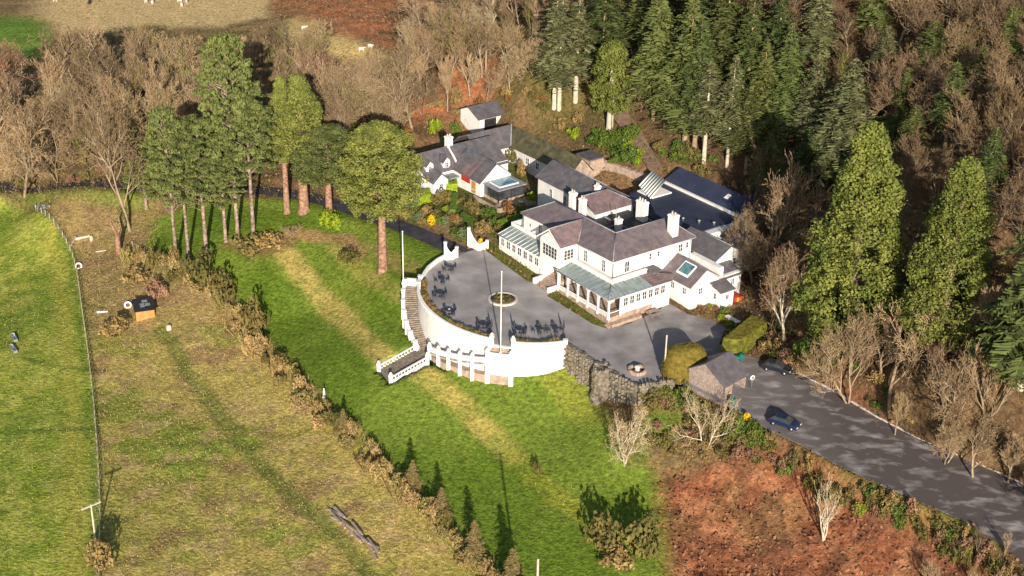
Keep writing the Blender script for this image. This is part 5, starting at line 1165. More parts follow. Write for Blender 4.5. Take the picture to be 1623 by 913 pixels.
# cottage garden
gard = [(684,358,17,18,M_yell,'ball_shrub','round golden yellow shrub beside the lane',1),(664,352,18,16,M_grey,'ball_shrub','grey-green ball shrub left of the golden one',1),(706,358,18,18,M_grey,'ball_shrub','grey-green ball shrub right of the golden one',1),(733,380,22,20,M_grey,'ball_shrub','largest grey-green ball shrub near the gate',1),
 (690,345,26,14,M_olive,'garden_shrub','olive shrub above the golden one',0),(720,352,20,12,M_rust,'garden_shrub','rusty red shrub in the middle of the garden',0),(722,372,24,12,M_leaf,'garden_shrub','green shrub beside the largest ball shrub',0),(766,372,30,20,M_tanleaf,'garden_shrub','brown twiggy shrub behind the right gate wall',0),(762,392,16,14,M_yell,'garden_shrub','yellow shrub against the right gate wall',0),
 (652,330,30,26,M_grey,'garden_shrub','grey-green shrub at the left end of the garden',0),(700,322,34,20,M_olive,'garden_shrub','wide olive shrub below the lime block',0),(675,340,24,14,M_tanleaf,'garden_shrub','tan shrub left of the olive one',0),(748,336,26,20,M_olive,'garden_shrub','olive shrub below the patio steps',0),
 (806,338,28,18,M_rust,'garden_shrub','orange-brown shrub below the garden room',0),(775,342,30,12,M_leaf,'garden_shrub','dark green shrub under the patio wall',0),(828,345,26,24,M_leaf,'garden_shrub','dark green shrub by the corner of the back block',0),(842,322,18,16,M_lime,'garden_shrub','light green shrub by the back block wall',0),(790,372,26,14,M_olive,'garden_shrub','low olive shrub near the conservatory',0),
 (812,262,26,26,M_olive,'garden_shrub','climber covering the rocks beside the mossy roof',0),(826,278,20,24,M_tanleaf,'garden_shrub','tan shrub in the courtyard rockery',0),(690,215,26,26,M_lime,'garden_shrub','bright lime bush behind the cottage chimney',0),(722,212,24,18,M_leaf,'garden_shrub','green bush beside the white garage',0),
 (640,345,22,16,M_rust,'garden_shrub','rusty shrub beside the lane left of the garden',0),(712,300,22,18,M_leaf,'garden_shrub','leafy shrub below the red dormer',0)]
for poly, n in (([(655,345),(690,330),(720,310),(760,335),(800,360),(770,385),(735,388),(700,370)], 34), ([(800,345),(850,330),(850,352),(800,372)], 8), ([(560,330),(640,335),(650,352),(600,343)], 10)):
    W_ = PL(poly); xs = [p[0] for p in W_]; ys = [p[1] for p in W_]; c = 0
    while c < n:
        x = rnd.uniform(min(xs), max(xs)); y = rnd.uniform(min(ys), max(ys))
        if not pip(W_, np.array([x]), np.array([y]))[0]: continue
        c += 1
        if dpoly(roadc, np.array([x]), np.array([y]), False)[0] < 3 or dpoly(fore, np.array([x]), np.array([y]))[0] < 1: continue
        r = rnd.uniform(.4,1.0); bush(x, y, r, r*rnd.uniform(1,1.5), rnd.choice([M_leaf, M_leaf, M_olive, M_tanleaf, M_lime, M_rust]), 'garden_shrub', 'one of the small mixed shrubs filling the cottage garden', 'small shrubs of the cottage garden')
for px, py, w_p, h_p, m, nm, lb, ball in gard: Bp(px, py, w_p, h_p, m, nm, lb, None, BALL[0] if ball else None)
def hedgebox(name, label, corners, h, m_top=None, m=M_hedge, taper=.1, zz=None, group=None):
    """clipped hedge: leaf covered block on 4 ground corners (world xy)"""
    c = np.array(corners, float); zb = [zf(*p) if zz is None else zz(p) for p in c]; cen = c.mean(0); tp = cen+(c-cen)*(1-taper)
    mb = MB(); vs = [(c[i][0], c[i][1], zb[i]-.3) for i in range(4)]+[(tp[i][0], tp[i][1], zb[i]+h-.08) for i in range(4)]; mb.add(vs, [(0,3,2,1),(4,5,6,7),(0,1,5,4),(1,2,6,5),(2,3,7,6),(3,0,4,7)])
    root = empty(name, (cen[0], cen[1], zb[0]), 0, label, 'hedge', group); rel(mb.obj('inner_mass', m, ), root)
    P_ = []; 
    def scat(a, b, c_, d, n):
        u = NR.random(n)[:, None]; v = NR.random(n)[:, None]; return (a*(1-u)+b*u)*(1-v)+(d*(1-u)+c_*u)*v
    q = np.array(vs); 
    for f in ((0,1,5,4),(1,2,6,5),(2,3,7,6),(3,0,4,7)): A_ = np.linalg.norm(q[f[1]]-q[f[0]])*h; P_.append(scat(q[f[0]],q[f[1]],q[f[2]],q[f[3]], int(A_*90)))
    At = np.linalg.norm(q[5]-q[4])*np.linalg.norm(q[6]-q[5]); topp = scat(q[4],q[5],q[6],q[7], int(At*100))
    pp = np.concatenate(P_); pp += NR.normal(size=pp.shape)*.05; V_, F_q = leafquads(pp, .075, None, .6); rel(link('side_foliage', fastmesh('side_foliage', V_, F_q), m), root)
    topp += NR.normal(size=topp.shape)*.05; V_, F_q = leafquads(topp, .075, None, .6); rel(link('top_foliage', fastmesh('top_foliage', V_, F_q), m_top or m), root); return root
def q4(*pts): return [uz(*p) for p in pts]
def hedgedome(label, cx, cy, rx, ry, h, rz, m):
    z0 = zf(cx, cy); root = empty('clipped_hedge', (cx, cy, z0), rz, label, 'hedge'); n = 16; mb = MB(); vs = []; fs = []; K = 9
    se = lambda v, e: math.copysign(abs(v)**e, v)
    for k in range(K+1):
        p_ = math.pi/2*k/K
        for i in range(n): t = 2*math.pi*i/n; vs.append((rx*se(math.cos(p_), .42)*se(math.cos(t), .65), ry*se(math.cos(p_), .42)*se(math.sin(t), .65), h*se(math.sin(p_), .75)-.3))
    for k in range(K):
        for i in range(n): fs.append((k*n+i, k*n+(i+1)%n, (k+1)*n+(i+1)%n, (k+1)*n+i))
    mb.add(vs, fs, True); mb.obj('inner_mass', m, root); q = np.array(vs); P_ = []
    for f_ in fs:
        A_ = np.linalg.norm(np.cross(q[f_[2]]-q[f_[0]], q[f_[3]]-q[f_[1]]))/2; k_ = int(A_*110); u = NR.random(k_)[:, None]; v = NR.random(k_)[:, None]; P_.append((q[f_[0]]*(1-u)+q[f_[1]]*u)*(1-v)+(q[f_[3]]*(1-u)+q[f_[2]]*u)*v)
    P_ = np.concatenate(P_); P_ += NR.normal(size=P_.shape)*.06; V_, F_q = leafquads(P_, .085, None, .6); link('foliage', fastmesh('foliage', V_, F_q), m, root)
hedgedome('tall round-topped clipped hedge between the telegraph pole and the timber garage', 24.9, -25.2, 3.3, 2.0, 4.9, .35, M_hedgebr)
0 and hedgebox('clipped_hedge', 'tall round-topped clipped hedge between the telegraph pole and the timber garage', q4((1054,606),(1094,606),(1113,588),(1071,586)), 5.0, M_hedgebr, M_hedge, .3)
hedgebox('clipped_hedge', 'long clipped hedge block beside the wheelie bins, uphill of the timber garage', q4((1140,566),(1170,568),(1216,538),(1190,524)), 3.0, M_hedgebr)
gz2 = lambda p: Hs(*p)
def q4g(*pts): return [P(*p)[:2] for p in pts]
hedgebox('lime_hedge', 'lime green clipped block at the left of the cottage garden', q4g((655,328),(684,320),(682,311),(652,316)), 1.6, M_lime, M_lime, .05, gz2)
hedgebox('lime_hedge', 'lime green clipped block against the cottage wall', q4g((703,304),(725,304),(724,296),(703,296)), 1.6, M_lime, M_lime, .05, gz2)
hedgebox('green_hedge', 'narrow clipped green hedge running downhill through the garden', q4g((712,342),(722,342),(725,312),(716,312)), 1.1, None, M_leaf, .1, gz2)
hedgebox('green_hedge', 'clipped green hedge slanting towards the gate', q4g((728,346),(748,362),(755,356),(734,342)), 1.0, None, M_leaf, .1, gz2)
hedgebox('green_hedge', 'clipped green hedge left of the conservatory', q4g((786,368),(828,354),(826,346),(784,360)), 1.2, M_lime, M_leaf, .1, gz2)
# laurels on the slope behind the hut and path, scrub along drive, verge plants
for poly, n, ms, lb, gp, rr in (([(900,215),(960,205),(1010,215),(1030,262),(985,275),(930,235)], 34, [M_leaf, M_lime, M_leaf], 'one of the bright green laurels on the slope behind the stone hut', 'laurels behind the stone hut', (1.2,2.1)),
  ([(1040,235),(1110,240),(1170,285),(1120,285),(1060,262)], 16, [M_leaf, M_olive], 'one of the green bushes behind the navy roofed hall', 'bushes behind the navy hall', (1.0,1.9)),
  ([(1060,612),(1090,625),(1160,665),(1240,705),(1330,755),(1430,810),(1530,850),(1560,880),(1500,860),(1390,815),(1290,760),(1180,712),(1090,660),(1040,640)], 78, [M_leaf, M_olive, M_olive, M_tanleaf, M_leaf, M_lime], 'one of the mixed green and brown bushes on the bank below the drive', 'bushes on the bank below the drive', (.7,1.5)),
  ([(1020,640),(1070,640),(1170,690),(1260,750),(1180,735),(1060,740),(1020,690)], 34, [M_tanleaf, M_olive, M_twigr], 'one of the brown and yellow scrub bushes above the red bracken', 'scrub above the bracken', (.7,1.4)),
  ([(1195,560),(1230,570),(1300,600),(1360,630),(1450,690),(1600,740),(1600,700),(1440,620),(1300,540),(1230,520)], 46, [M_olive, M_leaf, M_tanleaf, M_twigr], 'one of the undergrowth bushes on the wooded side of the drive', 'undergrowth above the drive', (.7,1.5)),
  ([(1100,480),(1150,480),(1175,500),(1200,545),(1150,515),(1100,497)], 14, [M_leaf, M_olive, M_lime, M_rust], 'one of the low border shrubs at the right end of the house', 'border shrubs at the right end of the house', (.5,.95)),
  ([(560,170),(760,140),(860,150),(960,200),(900,210),(800,165),(690,200),(640,230)], 40, [M_tanleaf, M_olive, M_rust, M_tanleaf], 'one of the brown bushes on the slope behind the cottage', 'bushes behind the cottage', (.8,1.6)),
  ([(-40,230),(220,240),(240,330),(180,290),(-40,285)], 26, [M_tanleaf, M_olive, M_twigr], 'one of the undergrowth bushes at the foot of the upper left wood', 'undergrowth of the upper left wood', (.8,1.6)),
  ([(1020,-20),(1600,-20),(1600,520),(1480,260),(1250,260),(1130,230)], 90, [M_tanleaf, M_olive, M_twigr, M_olive], 'one of the undergrowth bushes beneath the hillside trees', 'undergrowth beneath the hillside trees', (1,2.1))):
    W_ = PL(poly); xs = [p[0] for p in W_]; ys = [p[1] for p in W_]; c = 0; t_ = 0
    while c < n and t_ < 4000:
        t_ += 1; x = rnd.uniform(min(xs), max(xs)); y = rnd.uniform(min(ys), max(ys))
        if not pip(W_, np.array([x]), np.array([y]))[0]: continue
        if pip(fore, np.array([x]), np.array([y]))[0] or dpoly(fore, np.array([x]), np.array([y]))[0] < .9: continue
        r = rnd.uniform(*rr); bush(x, y, r, r*rnd.uniform(1,1.5), rnd.choice(ms), {'l':'laurel_bush','b':'scrub_bush','s':'bramble_bush','u':'undergrowth_bush'}[gp[0]] if 'lau' in gp or 'under' in gp or 'scrub' in gp or 'bush' in gp else 'border_shrub', lb, gp); c += 1
for px, py, w_p, h_p, m, lb in ((1272,570,34,34,M_leaf,'dark green rounded bush beside the upper parked car'),(1300,545,30,60,M_leaf,'dark evergreen shrub under the tallest cypress'),(1184,668,14,14,M_yell,'small yellow bush on the bank by the timber garage'),(1360,815,22,20,M_lime,'bright green bush on the bank beside the pale many-stemmed tree'),(1085,640,36,30,M_leaf,'dark green bush between stone wall and timber garage'),
    (905,572,26,22,M_olive,'shrub on the rocks at the end of the white terrace wall'),(925,590,26,22,M_tanleaf,'shrub left of the stone turret'),(1030,645,44,28,M_olive,'olive scrub at the foot of the stone wall corner')): Bp(px, py, w_p, h_p, m, 'bush', lb)
sp_l = resample([tuple(uz(*p)) for p in [(1165,656),(1225,690),(1270,712),(1330,745),(1390,772),(1450,799),(1530,833),(1600,880)]], 1.5)
for q in sp_l:
    for k in range(2):
        r = rnd.uniform(.7,1.3); x = q[0]-rnd.uniform(-.2,1.0); y = q[1]-rnd.uniform(.2,1.8)
        if dpoly(fore, np.array([x]), np.array([y]))[0] > r*.6: bush(x, y, r, rnd.uniform(1.8,3.0), rnd.choice([M_leaf, M_olive, M_tanleaf, M_olive, M_twigr]), 'roadside_bush', 'one of the roadside bushes lining the downhill edge of the drive', 'bushes lining the drive')
# planting inside the balustrade and in the round bed
mbp = []
for i in range(84):
    a = math.radians(-109-76*i/64) if i < 64 else math.radians(-71-24*(i-64)/20); r = CR-.75; x = CC[0]+r*math.cos(a); y = CC[1]+r*math.sin(a)
    bush(x, y, rnd.uniform(.4,.7), rnd.uniform(.7,1.25), rnd.choice([M_olive, M_rust, M_tanleaf, M_leaf, M_tanleaf, M_olive]), 'border_plant', 'one of the small border plants inside the curved terrace parapet', 'border plants inside the parapet', z=zf(x, y), catg='plant')
for i in range(14):
    a = rnd.uniform(0,6.28); r = 1.6*math.sqrt(rnd.random()); q = uz(797,475); bush(q[0]+r*math.cos(a), q[1]+r*math.sin(a), rnd.uniform(.25,.4), rnd.uniform(.3,.5), rnd.choice([M_olive, M_tanleaf, M_leaf]), 'bedding_plant', 'one of the bedding plants in the round stone-edged bed', 'plants in the round bed', z=zf(*q)+.2, catg='plant')

# --- scattered ground cover
def scatter(name, mask, n, size, hgt, m, flat, xr=(-108,116), yr=(-88,160), lab=None):
    xs = NR.uniform(*xr, n*6); ys = NR.uniform(*yr, n*6); w = Hv(xs, ys, mask); keep = (NR.random(n*6) < w)
    keep &= ~pip(fore, xs, ys); xs = xs[keep][:n]; ys = ys[keep][:n]; zs = Hv(xs, ys); k = len(xs)
    if flat: V_, F_q = leafquads(np.stack([xs, ys, zs+NR.uniform(0.02, hgt, k)], 1), size*NR.uniform(.5,1.4,k), np.tile([0,0,1.], (k,1)), .6)
    else:
        A = np.stack([xs, ys, zs-.03], 1); t = NR.normal(size=(k,3))*.35; t[:, 2] = 1; V_, F_q = strips(A, A+t*(hgt*NR.uniform(.5,1.3,k))[:, None], size, size*.2)
    o = link(name, fastmesh(name, V_, F_q), m); return tag(o, lab, None, None, 'stuff')
m_gt = mat('straw_grass', (.26,.23,.06), (.5,.39,.15), .35, .95, coord='World', contrast=(.35,.62))
m_br = mat('dead_bracken', (.15,.06,.032), (.34,.165,.088), .5, .95, coord='World', contrast=(.35,.62))
m_ul = mat('leaf_litter', (.11,.065,.03), (.3,.19,.095), .3, .95, coord='World', contrast=(.35,.62))
m_ub = mat('bramble', (.05,.07,.015), (.16,.13,.045), .25, .9, coord='World', contrast=(.35,.62))
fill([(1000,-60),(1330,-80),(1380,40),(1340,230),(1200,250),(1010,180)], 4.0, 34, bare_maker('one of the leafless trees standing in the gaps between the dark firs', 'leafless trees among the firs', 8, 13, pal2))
scatter('rough_grass', m_rough, 46000, .1, .24, m_gt, False)
m_hl = np.exp(-(dpoly([(q[0]-1.2, q[1]+.2) for q in hpts], GX, GY, False)/1.7)**2)
scatter('hedge_scrub', m_hl, 15000, .13, 1.5, M_scrub, False)
scatter('field_grass', m_field*.6, 26000, .12, .22, mat('yellow_grass', (.2,.25,.04), (.42,.41,.1), .4, .95, coord='World'), False)
scatter('bank_grass', np.clip(m_b1+m_b2+m_b4*.8+m_b3*.5, 0, 1)*m_lawn, 9000, .09, .3, m_gt, False)
scatter('bracken', m_brack, 26000, .28, .5, m_br, True)
scatter('hill_bracken', m_red*wood, 9000, .33, .6, m_br, True)
scatter('leaf_litter', wood*(1-m_gard), 60000, .26, .35, m_ul, True)
scatter('bramble', wood*(1-m_gard)*sstep(.4,.6,n3), 36000, .22, .8, m_ub, True)
scatter('woodland_twigs', wood*(1-m_gard), 60000, .05, 1.3, M_twig, False)
scatter('bank_cover', m_bank, 9000, .16, .5, m_ub, True)
# ================================================================== SMALL THINGS
def at(px, py, paved=False):
    if paved: q = uz(px, py); return float(q[0]), float(q[1]), float(zf(*q))
    return P(px, py)
# cars
def car(px, py, rz, body, label, name='parked_car'):
    x, y, z = at(px, py, True); root = empty(name, (x, y, z+.02), rz, label, 'car'); L_, Wd = 4.3, 1.75
    prof = [(-2.15,.35),(-2.12,.75),(-1.95,.92),(-1.2,.98),(1.0,.98),(1.75,.86),(2.1,.7),(2.15,.35)]
    mb = MB(); ys = [-.87,-.8,0,.8,.87]; n = len(prof); vs = []
    for yy, ins in ((-.88,.06),(-.84,0),(.84,0),(.88,.06)):
        for a, b in prof: vs.append((a*(1-ins*.3), yy, b-(.08 if ins and b > .6 else 0)))
    fs = []
    for k in range(3):
        for i in range(n-1): fs.append((k*n+i, k*n+i+1, (k+1)*n+i+1, (k+1)*n+i))
        fs.append((k*n, (k+1)*n, (k+1)*n+n-1, k*n+n-1))
    fs += [tuple(range(n)), tuple(range(4*n-1, 3*n-1, -1))]; mb.add(vs, fs, False); mb.obj('body', body, root)
    cp = [(-1.85,.95),(-1.35,1.42),(.25,1.45),(1.05,.97)]
    mb = MB(); vs = [(a, s_*(.82 if b < 1 else .66), b) for s_ in (-1,1) for a, b in cp]; mb.add(vs, [(0,1,2,3),(7,6,5,4),(0,4,5,1),(1,5,6,2),(2,6,7,3),(0,3,7,4)]); mb.obj('windows', M_pane, root)
    mb = MB(); mb.box(-1.37,.27,-.67,.67,1.42,1.48); mb.obj('roof', body, root)
    for sx in (-1.35,1.35):
        for sy in (-1,1):
            mb = MB(); mb.tube((sx,sy*.7,.31),(sx,sy*.9,.31),.31,.31,14); w = mb.obj('wheel', M_rubber, root); mb = MB(); mb.tube((sx,sy*.88,.31),(sx,sy*.915,.31),.18,.18,10); mb.obj('rim', M_metal, w)
    for sy in (-1,1):
        mb = MB(); mb.box(2.05,2.17,sy*.6-.2,sy*.6+.2,.58,.72); mb.obj('headlight', M_head, root); mb = MB(); mb.box(-2.17,-2.06,sy*.65-.15,sy*.65+.15,.65,.82); mb.obj('tail_light', M_tail, root)
    mb = MB(); mb.box(-2.19,-2.13,-.25,.25,.45,.57); mb.obj('number_plate', M_trim, root); return root
car(1231,588,math.atan2(-.45,.9),M_cark,'dark car parked on the uphill edge of the drive near the hedge')
car(1243,675,math.atan2(-.55,.84),M_carn,'navy blue car parked on the downhill edge of the drive')
# patio furniture
M_fur = M_navym
def table_proto(x, y, z, label):
    t = empty('patio_table', (x, y, z), 0, label, 'table', 'patio tables on the forecourt'); mb = MB(); mb.lathe([(.55,.7),(.57,.72),(.57,.75),(.5,.76)], 14); mb.obj('tabletop', M_fur, t)
    mb = MB(); mb.tube((0,0,0),(0,0,.7),.05,.05,6); mb.lathe([(.3,0),(.28,.04),(.06,.08)], 10); mb.obj('pedestal', M_fur, t); return t
def chair_proto(x, y, z, rz, label):
    c = empty('patio_chair', (x, y, z), rz, label, 'chair', 'patio chairs on the forecourt'); mb = MB(); mb.box(-.24,.24,-.24,.24,.42,.47); mb.obj('seat', M_fur, c)
    mb = MB(); mb.box(-.24,.24,.2,.25,.5,.95); mb.obj('backrest', M_fur, c)
    for sx in (-1,1):
        for sy in (-1,1): mb = MB(); mb.tube((sx*.2,sy*.2,0),(sx*.21,sy*.21,.45),.025,.025,5); mb.obj('leg', M_fur, c)
        mb = MB(); mb.box(sx*.26-.03,sx*.26+.03,-.22,.24,.64,.68); mb.obj('armrest', M_fur, c)
    return c
tabs = [((712,428),'nearest the gate'),((700,447),'second from the gate'),((697,470),'opposite the curved staircase'),((712,498),'at the left bend of the parapet'),((766,520),'left of the flagpole bay'),((824,528),'just right of the flagpole bay'),((855,527),'midway between flagpole bay and stone wall'),((880,526),'at the right end of the white parapet')]
tp_ = cp_ = None
for (px, py), wh in tabs:
    x, y, z = at(px, py, True); lb = 'round dark patio table '+wh
    if tp_ is None: tp_ = table_proto(x, y, z, lb)
    else: o = copy_tree(tp_); o.location = (x, y, z); o['label'] = lb
    n = 4; ph = rnd.uniform(0,1)
    for k in range(n):
        a = ph+k*math.pi/2; xx = x+.95*math.cos(a); yy = y+.95*math.sin(a); rz = a-math.pi/2+rnd.uniform(-.3,.3); lb = 'one of the dark chairs round the table '+wh.replace(' with the white dot,','').replace('at the left bend of the parapet','at the left parapet bend')
        if cp_ is None: cp_ = chair_proto(xx, yy, z, rz, lb)
        else: o = copy_tree(cp_); o.location = (xx, yy, zf(xx, yy)); o.rotation_euler = (0,0,rz); o['label'] = lb
x, y, z = at(712, 498, True); mb = MB(); mb.lathe([(.06,0),(.17,.1),(.2,.14),(.15,.12)], 10); o = mb.obj('white_bowl', M_trim); o.location = (x, y, z+.76); tag(o, 'small white bowl on the table at the left bend of the parapet', 'bowl')
# parasol-shaped posts added to cast finial-like shadows on the forecourt
for px, py, lb in ((779,532,'folded dark parasol beside the left pier of the bay'),(815,534,'folded dark parasol beside the right pier of the bay'),(893,534,'folded dark parasol at the right end of the parapet')):
    x, y, z = at(px, py-4, True); p_ = empty('folded_parasol', (x, y, z), 0, lb, 'parasol'); mb = MB(); mb.tube((0,0,0),(0,0,2.5),.03,.03,6); mb.lathe([(.25,0),(.25,.08),(.05,.12)], 10); mb.obj('pole', M_fur, p_); mb = MB(); mb.lathe([(.13,1.0),(.16,1.3),(.07,2.3),(.03,2.45)], 8); mb.obj('canopy', M_fur, p_)
# picnic bench
x, y = W(-1.5, 7.6)[:2]; z = zf(x, y); pb = empty('picnic_bench', (x, y, z), RZ, 'wooden picnic bench on the gravel beside the verandah wall', 'picnic bench')
mb = MB()
for k in range(5): mb.box(-.4+k*.17,-.4+k*.17+.13,-.95,.95,.72,.76)
mb.obj('tabletop', M_timber, pb)
for s_ in (-1,1):
    mb = MB(); mb.box(s_*.8-.14,s_*.8+.14,-.95,.95,.42,.46); mb.obj('seat', M_timber, pb)
    mb = MB(); mb.tube((-.75,s_*.7,0),(-.25,s_*.7,.72),.05,.05,4); mb.tube((.75,s_*.7,0),(.25,s_*.7,.72),.05,.05,4); mb.box(-.85,.85,s_*.7-.04,s_*.7+.04,.34,.42); mb.obj('trestle', M_timber, pb)
# bins
def binn(px, py, label, m=M_teal, paved=True):
    x, y, z = at(px, py, paved); b = empty('wheelie_bin', (x, y, z), rnd.uniform(0,3), label, 'bin'); mb = MB(); mb.add([(-.24,-.28,.08),(.24,-.28,.08),(.24,.28,.08),(-.24,.28,.08),(-.3,-.36,1.0),(.3,-.36,1.0),(.3,.36,1.0),(-.3,.36,1.0)], [(0,3,2,1),(4,5,6,7),(0,1,5,4),(1,2,6,5),(2,3,7,6),(3,0,4,7)]); mb.obj('body', m, b)
    mb = MB(); mb.box(-.33,.33,-.38,.4,1.0,1.07); mb.obj('lid', m, b)
    for s_ in (-1,1): mb = MB(); mb.tube((s_*.22,.28,.12),(s_*.3,.28,.12),.12,.12,8); mb.obj('wheel', M_rubber, b)
binn(1168,574,'green wheelie bin at the end of the long hedge block'); binn(1175,571,'green wheelie bin on the uphill side, right-hand one of the pair'); binn(1160,641,'green wheelie bin at the downhill corner of the timber garage')
x, y, z = at(1191, 614, True); b = empty('life_ring', (x, y, z), .4, 'round white sign with a dark centre on a post by the garage door', 'sign'); mb = MB(); mb.tube((0,0,0),(0,0,1.5),.04,.04,6); mb.obj('post', M_timber, b); mb = MB(); mb.tube((0,-.03,1.6),(0,-.09,1.6),.38,.38,16); mb.obj('disc', M_trim, b); mb = MB(); mb.tube((0,-.08,1.6),(0,-.12,1.6),.16,.16,12); mb.obj('centre', M_dark, b); b.name = 'round_sign'
# red play house, white bench
x, y, z = P(1168, 476); r_ = empty('red_play_house', (x, y, z), .2, 'small red and yellow play house under bare trees right of the house', 'play house'); mb = MB(); r_.scale = (.7,.7,.7); mb.box(-.9,.9,-.6,.6,-.3,1.1); mb.obj('wall', M_red, r_); mb = MB(); mb.slab([(-1.05,-.8,1.0),(0,-.8,1.7),(0,.8,1.7),(-1.05,.8,1.0)], .08); mb.slab([(0,-.8,1.7),(1.05,-.8,1.0),(1.05,.8,1.0),(0,.8,1.7)], .08); mb.obj('roof', M_red, r_); mb = MB(); mb.box(-.25,.25,-.64,-.58,0,.9); mb.obj('door', M_yell, r_)
x, y, z = at(1160, 512, True); r_ = empty('white_garden_table', (x, y, z), math.atan2(-.8,.6), 'long white garden table on the grass beside the hedge block', 'table'); mb = MB(); mb.box(-1.4,1.4,-.45,.45,.7,.76); mb.obj('tabletop', M_trim, r_)
for sx in (-1.2,1.2):
    for sy in (-.35,.35): mb = MB(); mb.tube((sx,sy,-.2),(sx,sy,.7),.05,.05,5); mb.obj('leg', M_trim, r_)
# telegraph and other poles
def P_pole(px, py, topy, label, arm=False, r=.14, m=M_barkp, name='telegraph_pole', paved=False, catg='pole'):
    x, y, z = at(px, py, paved); h = height_for(x, y, z, topy); root = empty(name, (x, y, z), 0, label, catg); mb = MB(); mb.tube((0,0,-.5),(0,0,h),r,r*.75,8); mb.obj('pole', m, root)
    if arm: mb = MB(); mb.box(-1.35,1.35,-.08,.08,h-.25,h-.08); o = mb.obj('crossarm', m, root); o.rotation_euler = (0,0,.75)
    if arm:
        for k in (-1.2,0,1.2): mb = MB(); mb.lathe([(.05,0),(.07,.1),(.03,.2)], 6, (k*.73,k*.68,h-.08)); mb.obj('insulator', M_metal, root)
    return root
P_pole(152,861,800,'weathered telegraph pole with a slanting crossarm at the left fence',True)
P_pole(1052,602,531,'bare telegraph pole between the stone wall corner and the tall hedge')
P_pole(970,212,150,'pole standing in the laurels above the stone hut'); P_pole(1181,268,216,'grey lamp pole in the dark under the firs',r=.1,m=M_metal,name='lamp_pole'); P_pole(770,128,80,'thin pole on the slope behind the white garage',r=.1); P_pole(846,1120,886,'tall pale pole whose top just enters the bottom edge of the picture',r=.17); P_pole(529,672,655,'short white marker post in the hedge',r=.12,m=M_trim,name='marker_post')  # bottom-edge pole stretched below view so its shadow reaches up the lawn
# white statue in the hedge shadow
x, y, z = P(514, 632); s_ = empty('garden_statue', (x, y, z), 0, 'small white garden statue at the edge of the lawn beside the hedge', 'statue'); mb = MB(); mb.box(-.25,.25,-.25,.25,-.2,.4); mb.obj('pedestal', M_trim, s_); mb = MB(); mb.lathe([(.2,.4),(.24,.7),(.16,1.0),(.2,1.25),(.07,1.45),(.12,1.6),(.1,1.75),(.02,1.82)], 10); mb.obj('figure', M_trim, s_)
# left field fence
fp = PL([(60,336),(100,372),(115,398),(122,430),(130,490),(140,560),(149,640),(155,720),(159,800),(158,880),(157,930)])
fp = resample(fp, 1.9)[::1]; fr = empty('field_fence', (fp[0][0], fp[0][1], Hs(*fp[0])), 0, 'long wire fence on grey posts between the green field and the rough strip', 'fence')
step = max(1, len(fp)//58)
idx_ = list(range(0, len(fp), step))
for i in idx_: q = fp[i]; mb = MB(); zz = Hs(*q); mb.tube((q[0],q[1],zz-.3),(q[0],q[1],zz+1.15),.07,.06,5); rel(mb.obj('post', M_barkp, fr), fr)
for hh in (.35,.7,1.08):
    mb = MB()
    for a, b in zip(idx_[:-1], idx_[1:]): qa, qb = fp[a], fp[b]; mb.tube((qa[0],qa[1],Hs(*qa)+hh),(qb[0],qb[1],Hs(*qb)+hh),.028,.028,4,False)
    rel(mb.obj('wire', M_metal, fr), fr)
fp2 = resample(PL([(210,392),(232,404),(255,424),(285,437)]), 1.8); fr = empty('short_fence', (fp2[0][0], fp2[0][1], Hs(*fp2[0])), 0, 'short run of pale fence posts at the top of the overgrown hedge', 'fence')
for q in fp2[::1][:16]: mb = MB(); zz = Hs(*q); mb.tube((q[0],q[1],zz-.3),(q[0],q[1],zz+1.1),.07,.06,5); rel(mb.obj('post', M_barkp, fr), fr)
mb = MB()
for a, b in zip(fp2[:-1], fp2[1:]): mb.tube((a[0],a[1],Hs(*a)+.9),(b[0],b[1],Hs(*b)+.9),.03,.03,4,False)
rel(mb.obj('rail', M_barkp, fr), fr)
# roadside dry stone wall at the left lane
mb = MB(); wl = resample(PL([(60,332),(70,331)]), .7)
x, y, z = P(68, 334); g_ = empty('field_gate', (x, y, z), 0, 'grey metal field gate at the top corner of the green field', 'gate')
for sx in (-1.3,1.3): mb = MB(); mb.tube((sx,0,-.2),(sx,0,1.3),.08,.08,6); mb.obj('post', M_metal, g_)
mb = MB()
for k in range(5): mb.tube((-1.3,0,.25+.22*k),(1.3,0,.25+.22*k),.03,.03,5)
mb.obj('bars', M_metal, g_)
# field shed
x, y, z = P(229, 498); fs_ = empty('field_shed', (x, y, z), .35, 'little field shed with an orange timber side and a dark flat roof', 'shed'); mb = MB(); mb.box(-1.5,1.5,-1.7,1.7,-.4,1.6); mb.obj('wall', M_orange, fs_); mb = MB(); mb.slab([(-1.7,-1.95,1.6),(1.7,-1.95,1.6),(1.7,1.95,2.1),(-1.7,1.95,2.1)], .12); rr_ = mb.obj('roof', M_dark, fs_)
for a, b, c, d in ((-.6,.1,-.9,.2),(.2,1.0,-.6,.1),(-.2,.7,.5,1.1)): mb = MB(); mb.slab([(a,c,1.68+c*.128+.27),(b,c,1.68+c*.128+.27),(b,d,1.68+d*.128+.27),(a,d,1.68+d*.128+.27)], .05); mb.obj('roof_patch', M_metal, rr_)
def ring(px, py, label, r=.5):
    x, y, z = P(px, py); mb = MB(); n = 14; vs = []; fs = []
    for i in range(n):
        t = 2*math.pi*i/n
        for k in range(6): u = 2*math.pi*k/6; vs.append(((r+.16*math.cos(u))*math.cos(t), (r+.16*math.cos(u))*math.sin(t), .16*math.sin(u)))
    for i in range(n):
        for k in range(6): fs.append((i*6+k, ((i+1)%n)*6+k, ((i+1)%n)*6+(k+1)%6, i*6+(k+1)%6))
    mb.add(vs, fs, True); o = mb.obj('painted_tyre', M_trim); o.location = (x, y, z+.3); o.rotation_euler = (.9,0,.3); tag(o, label, 'tyre')
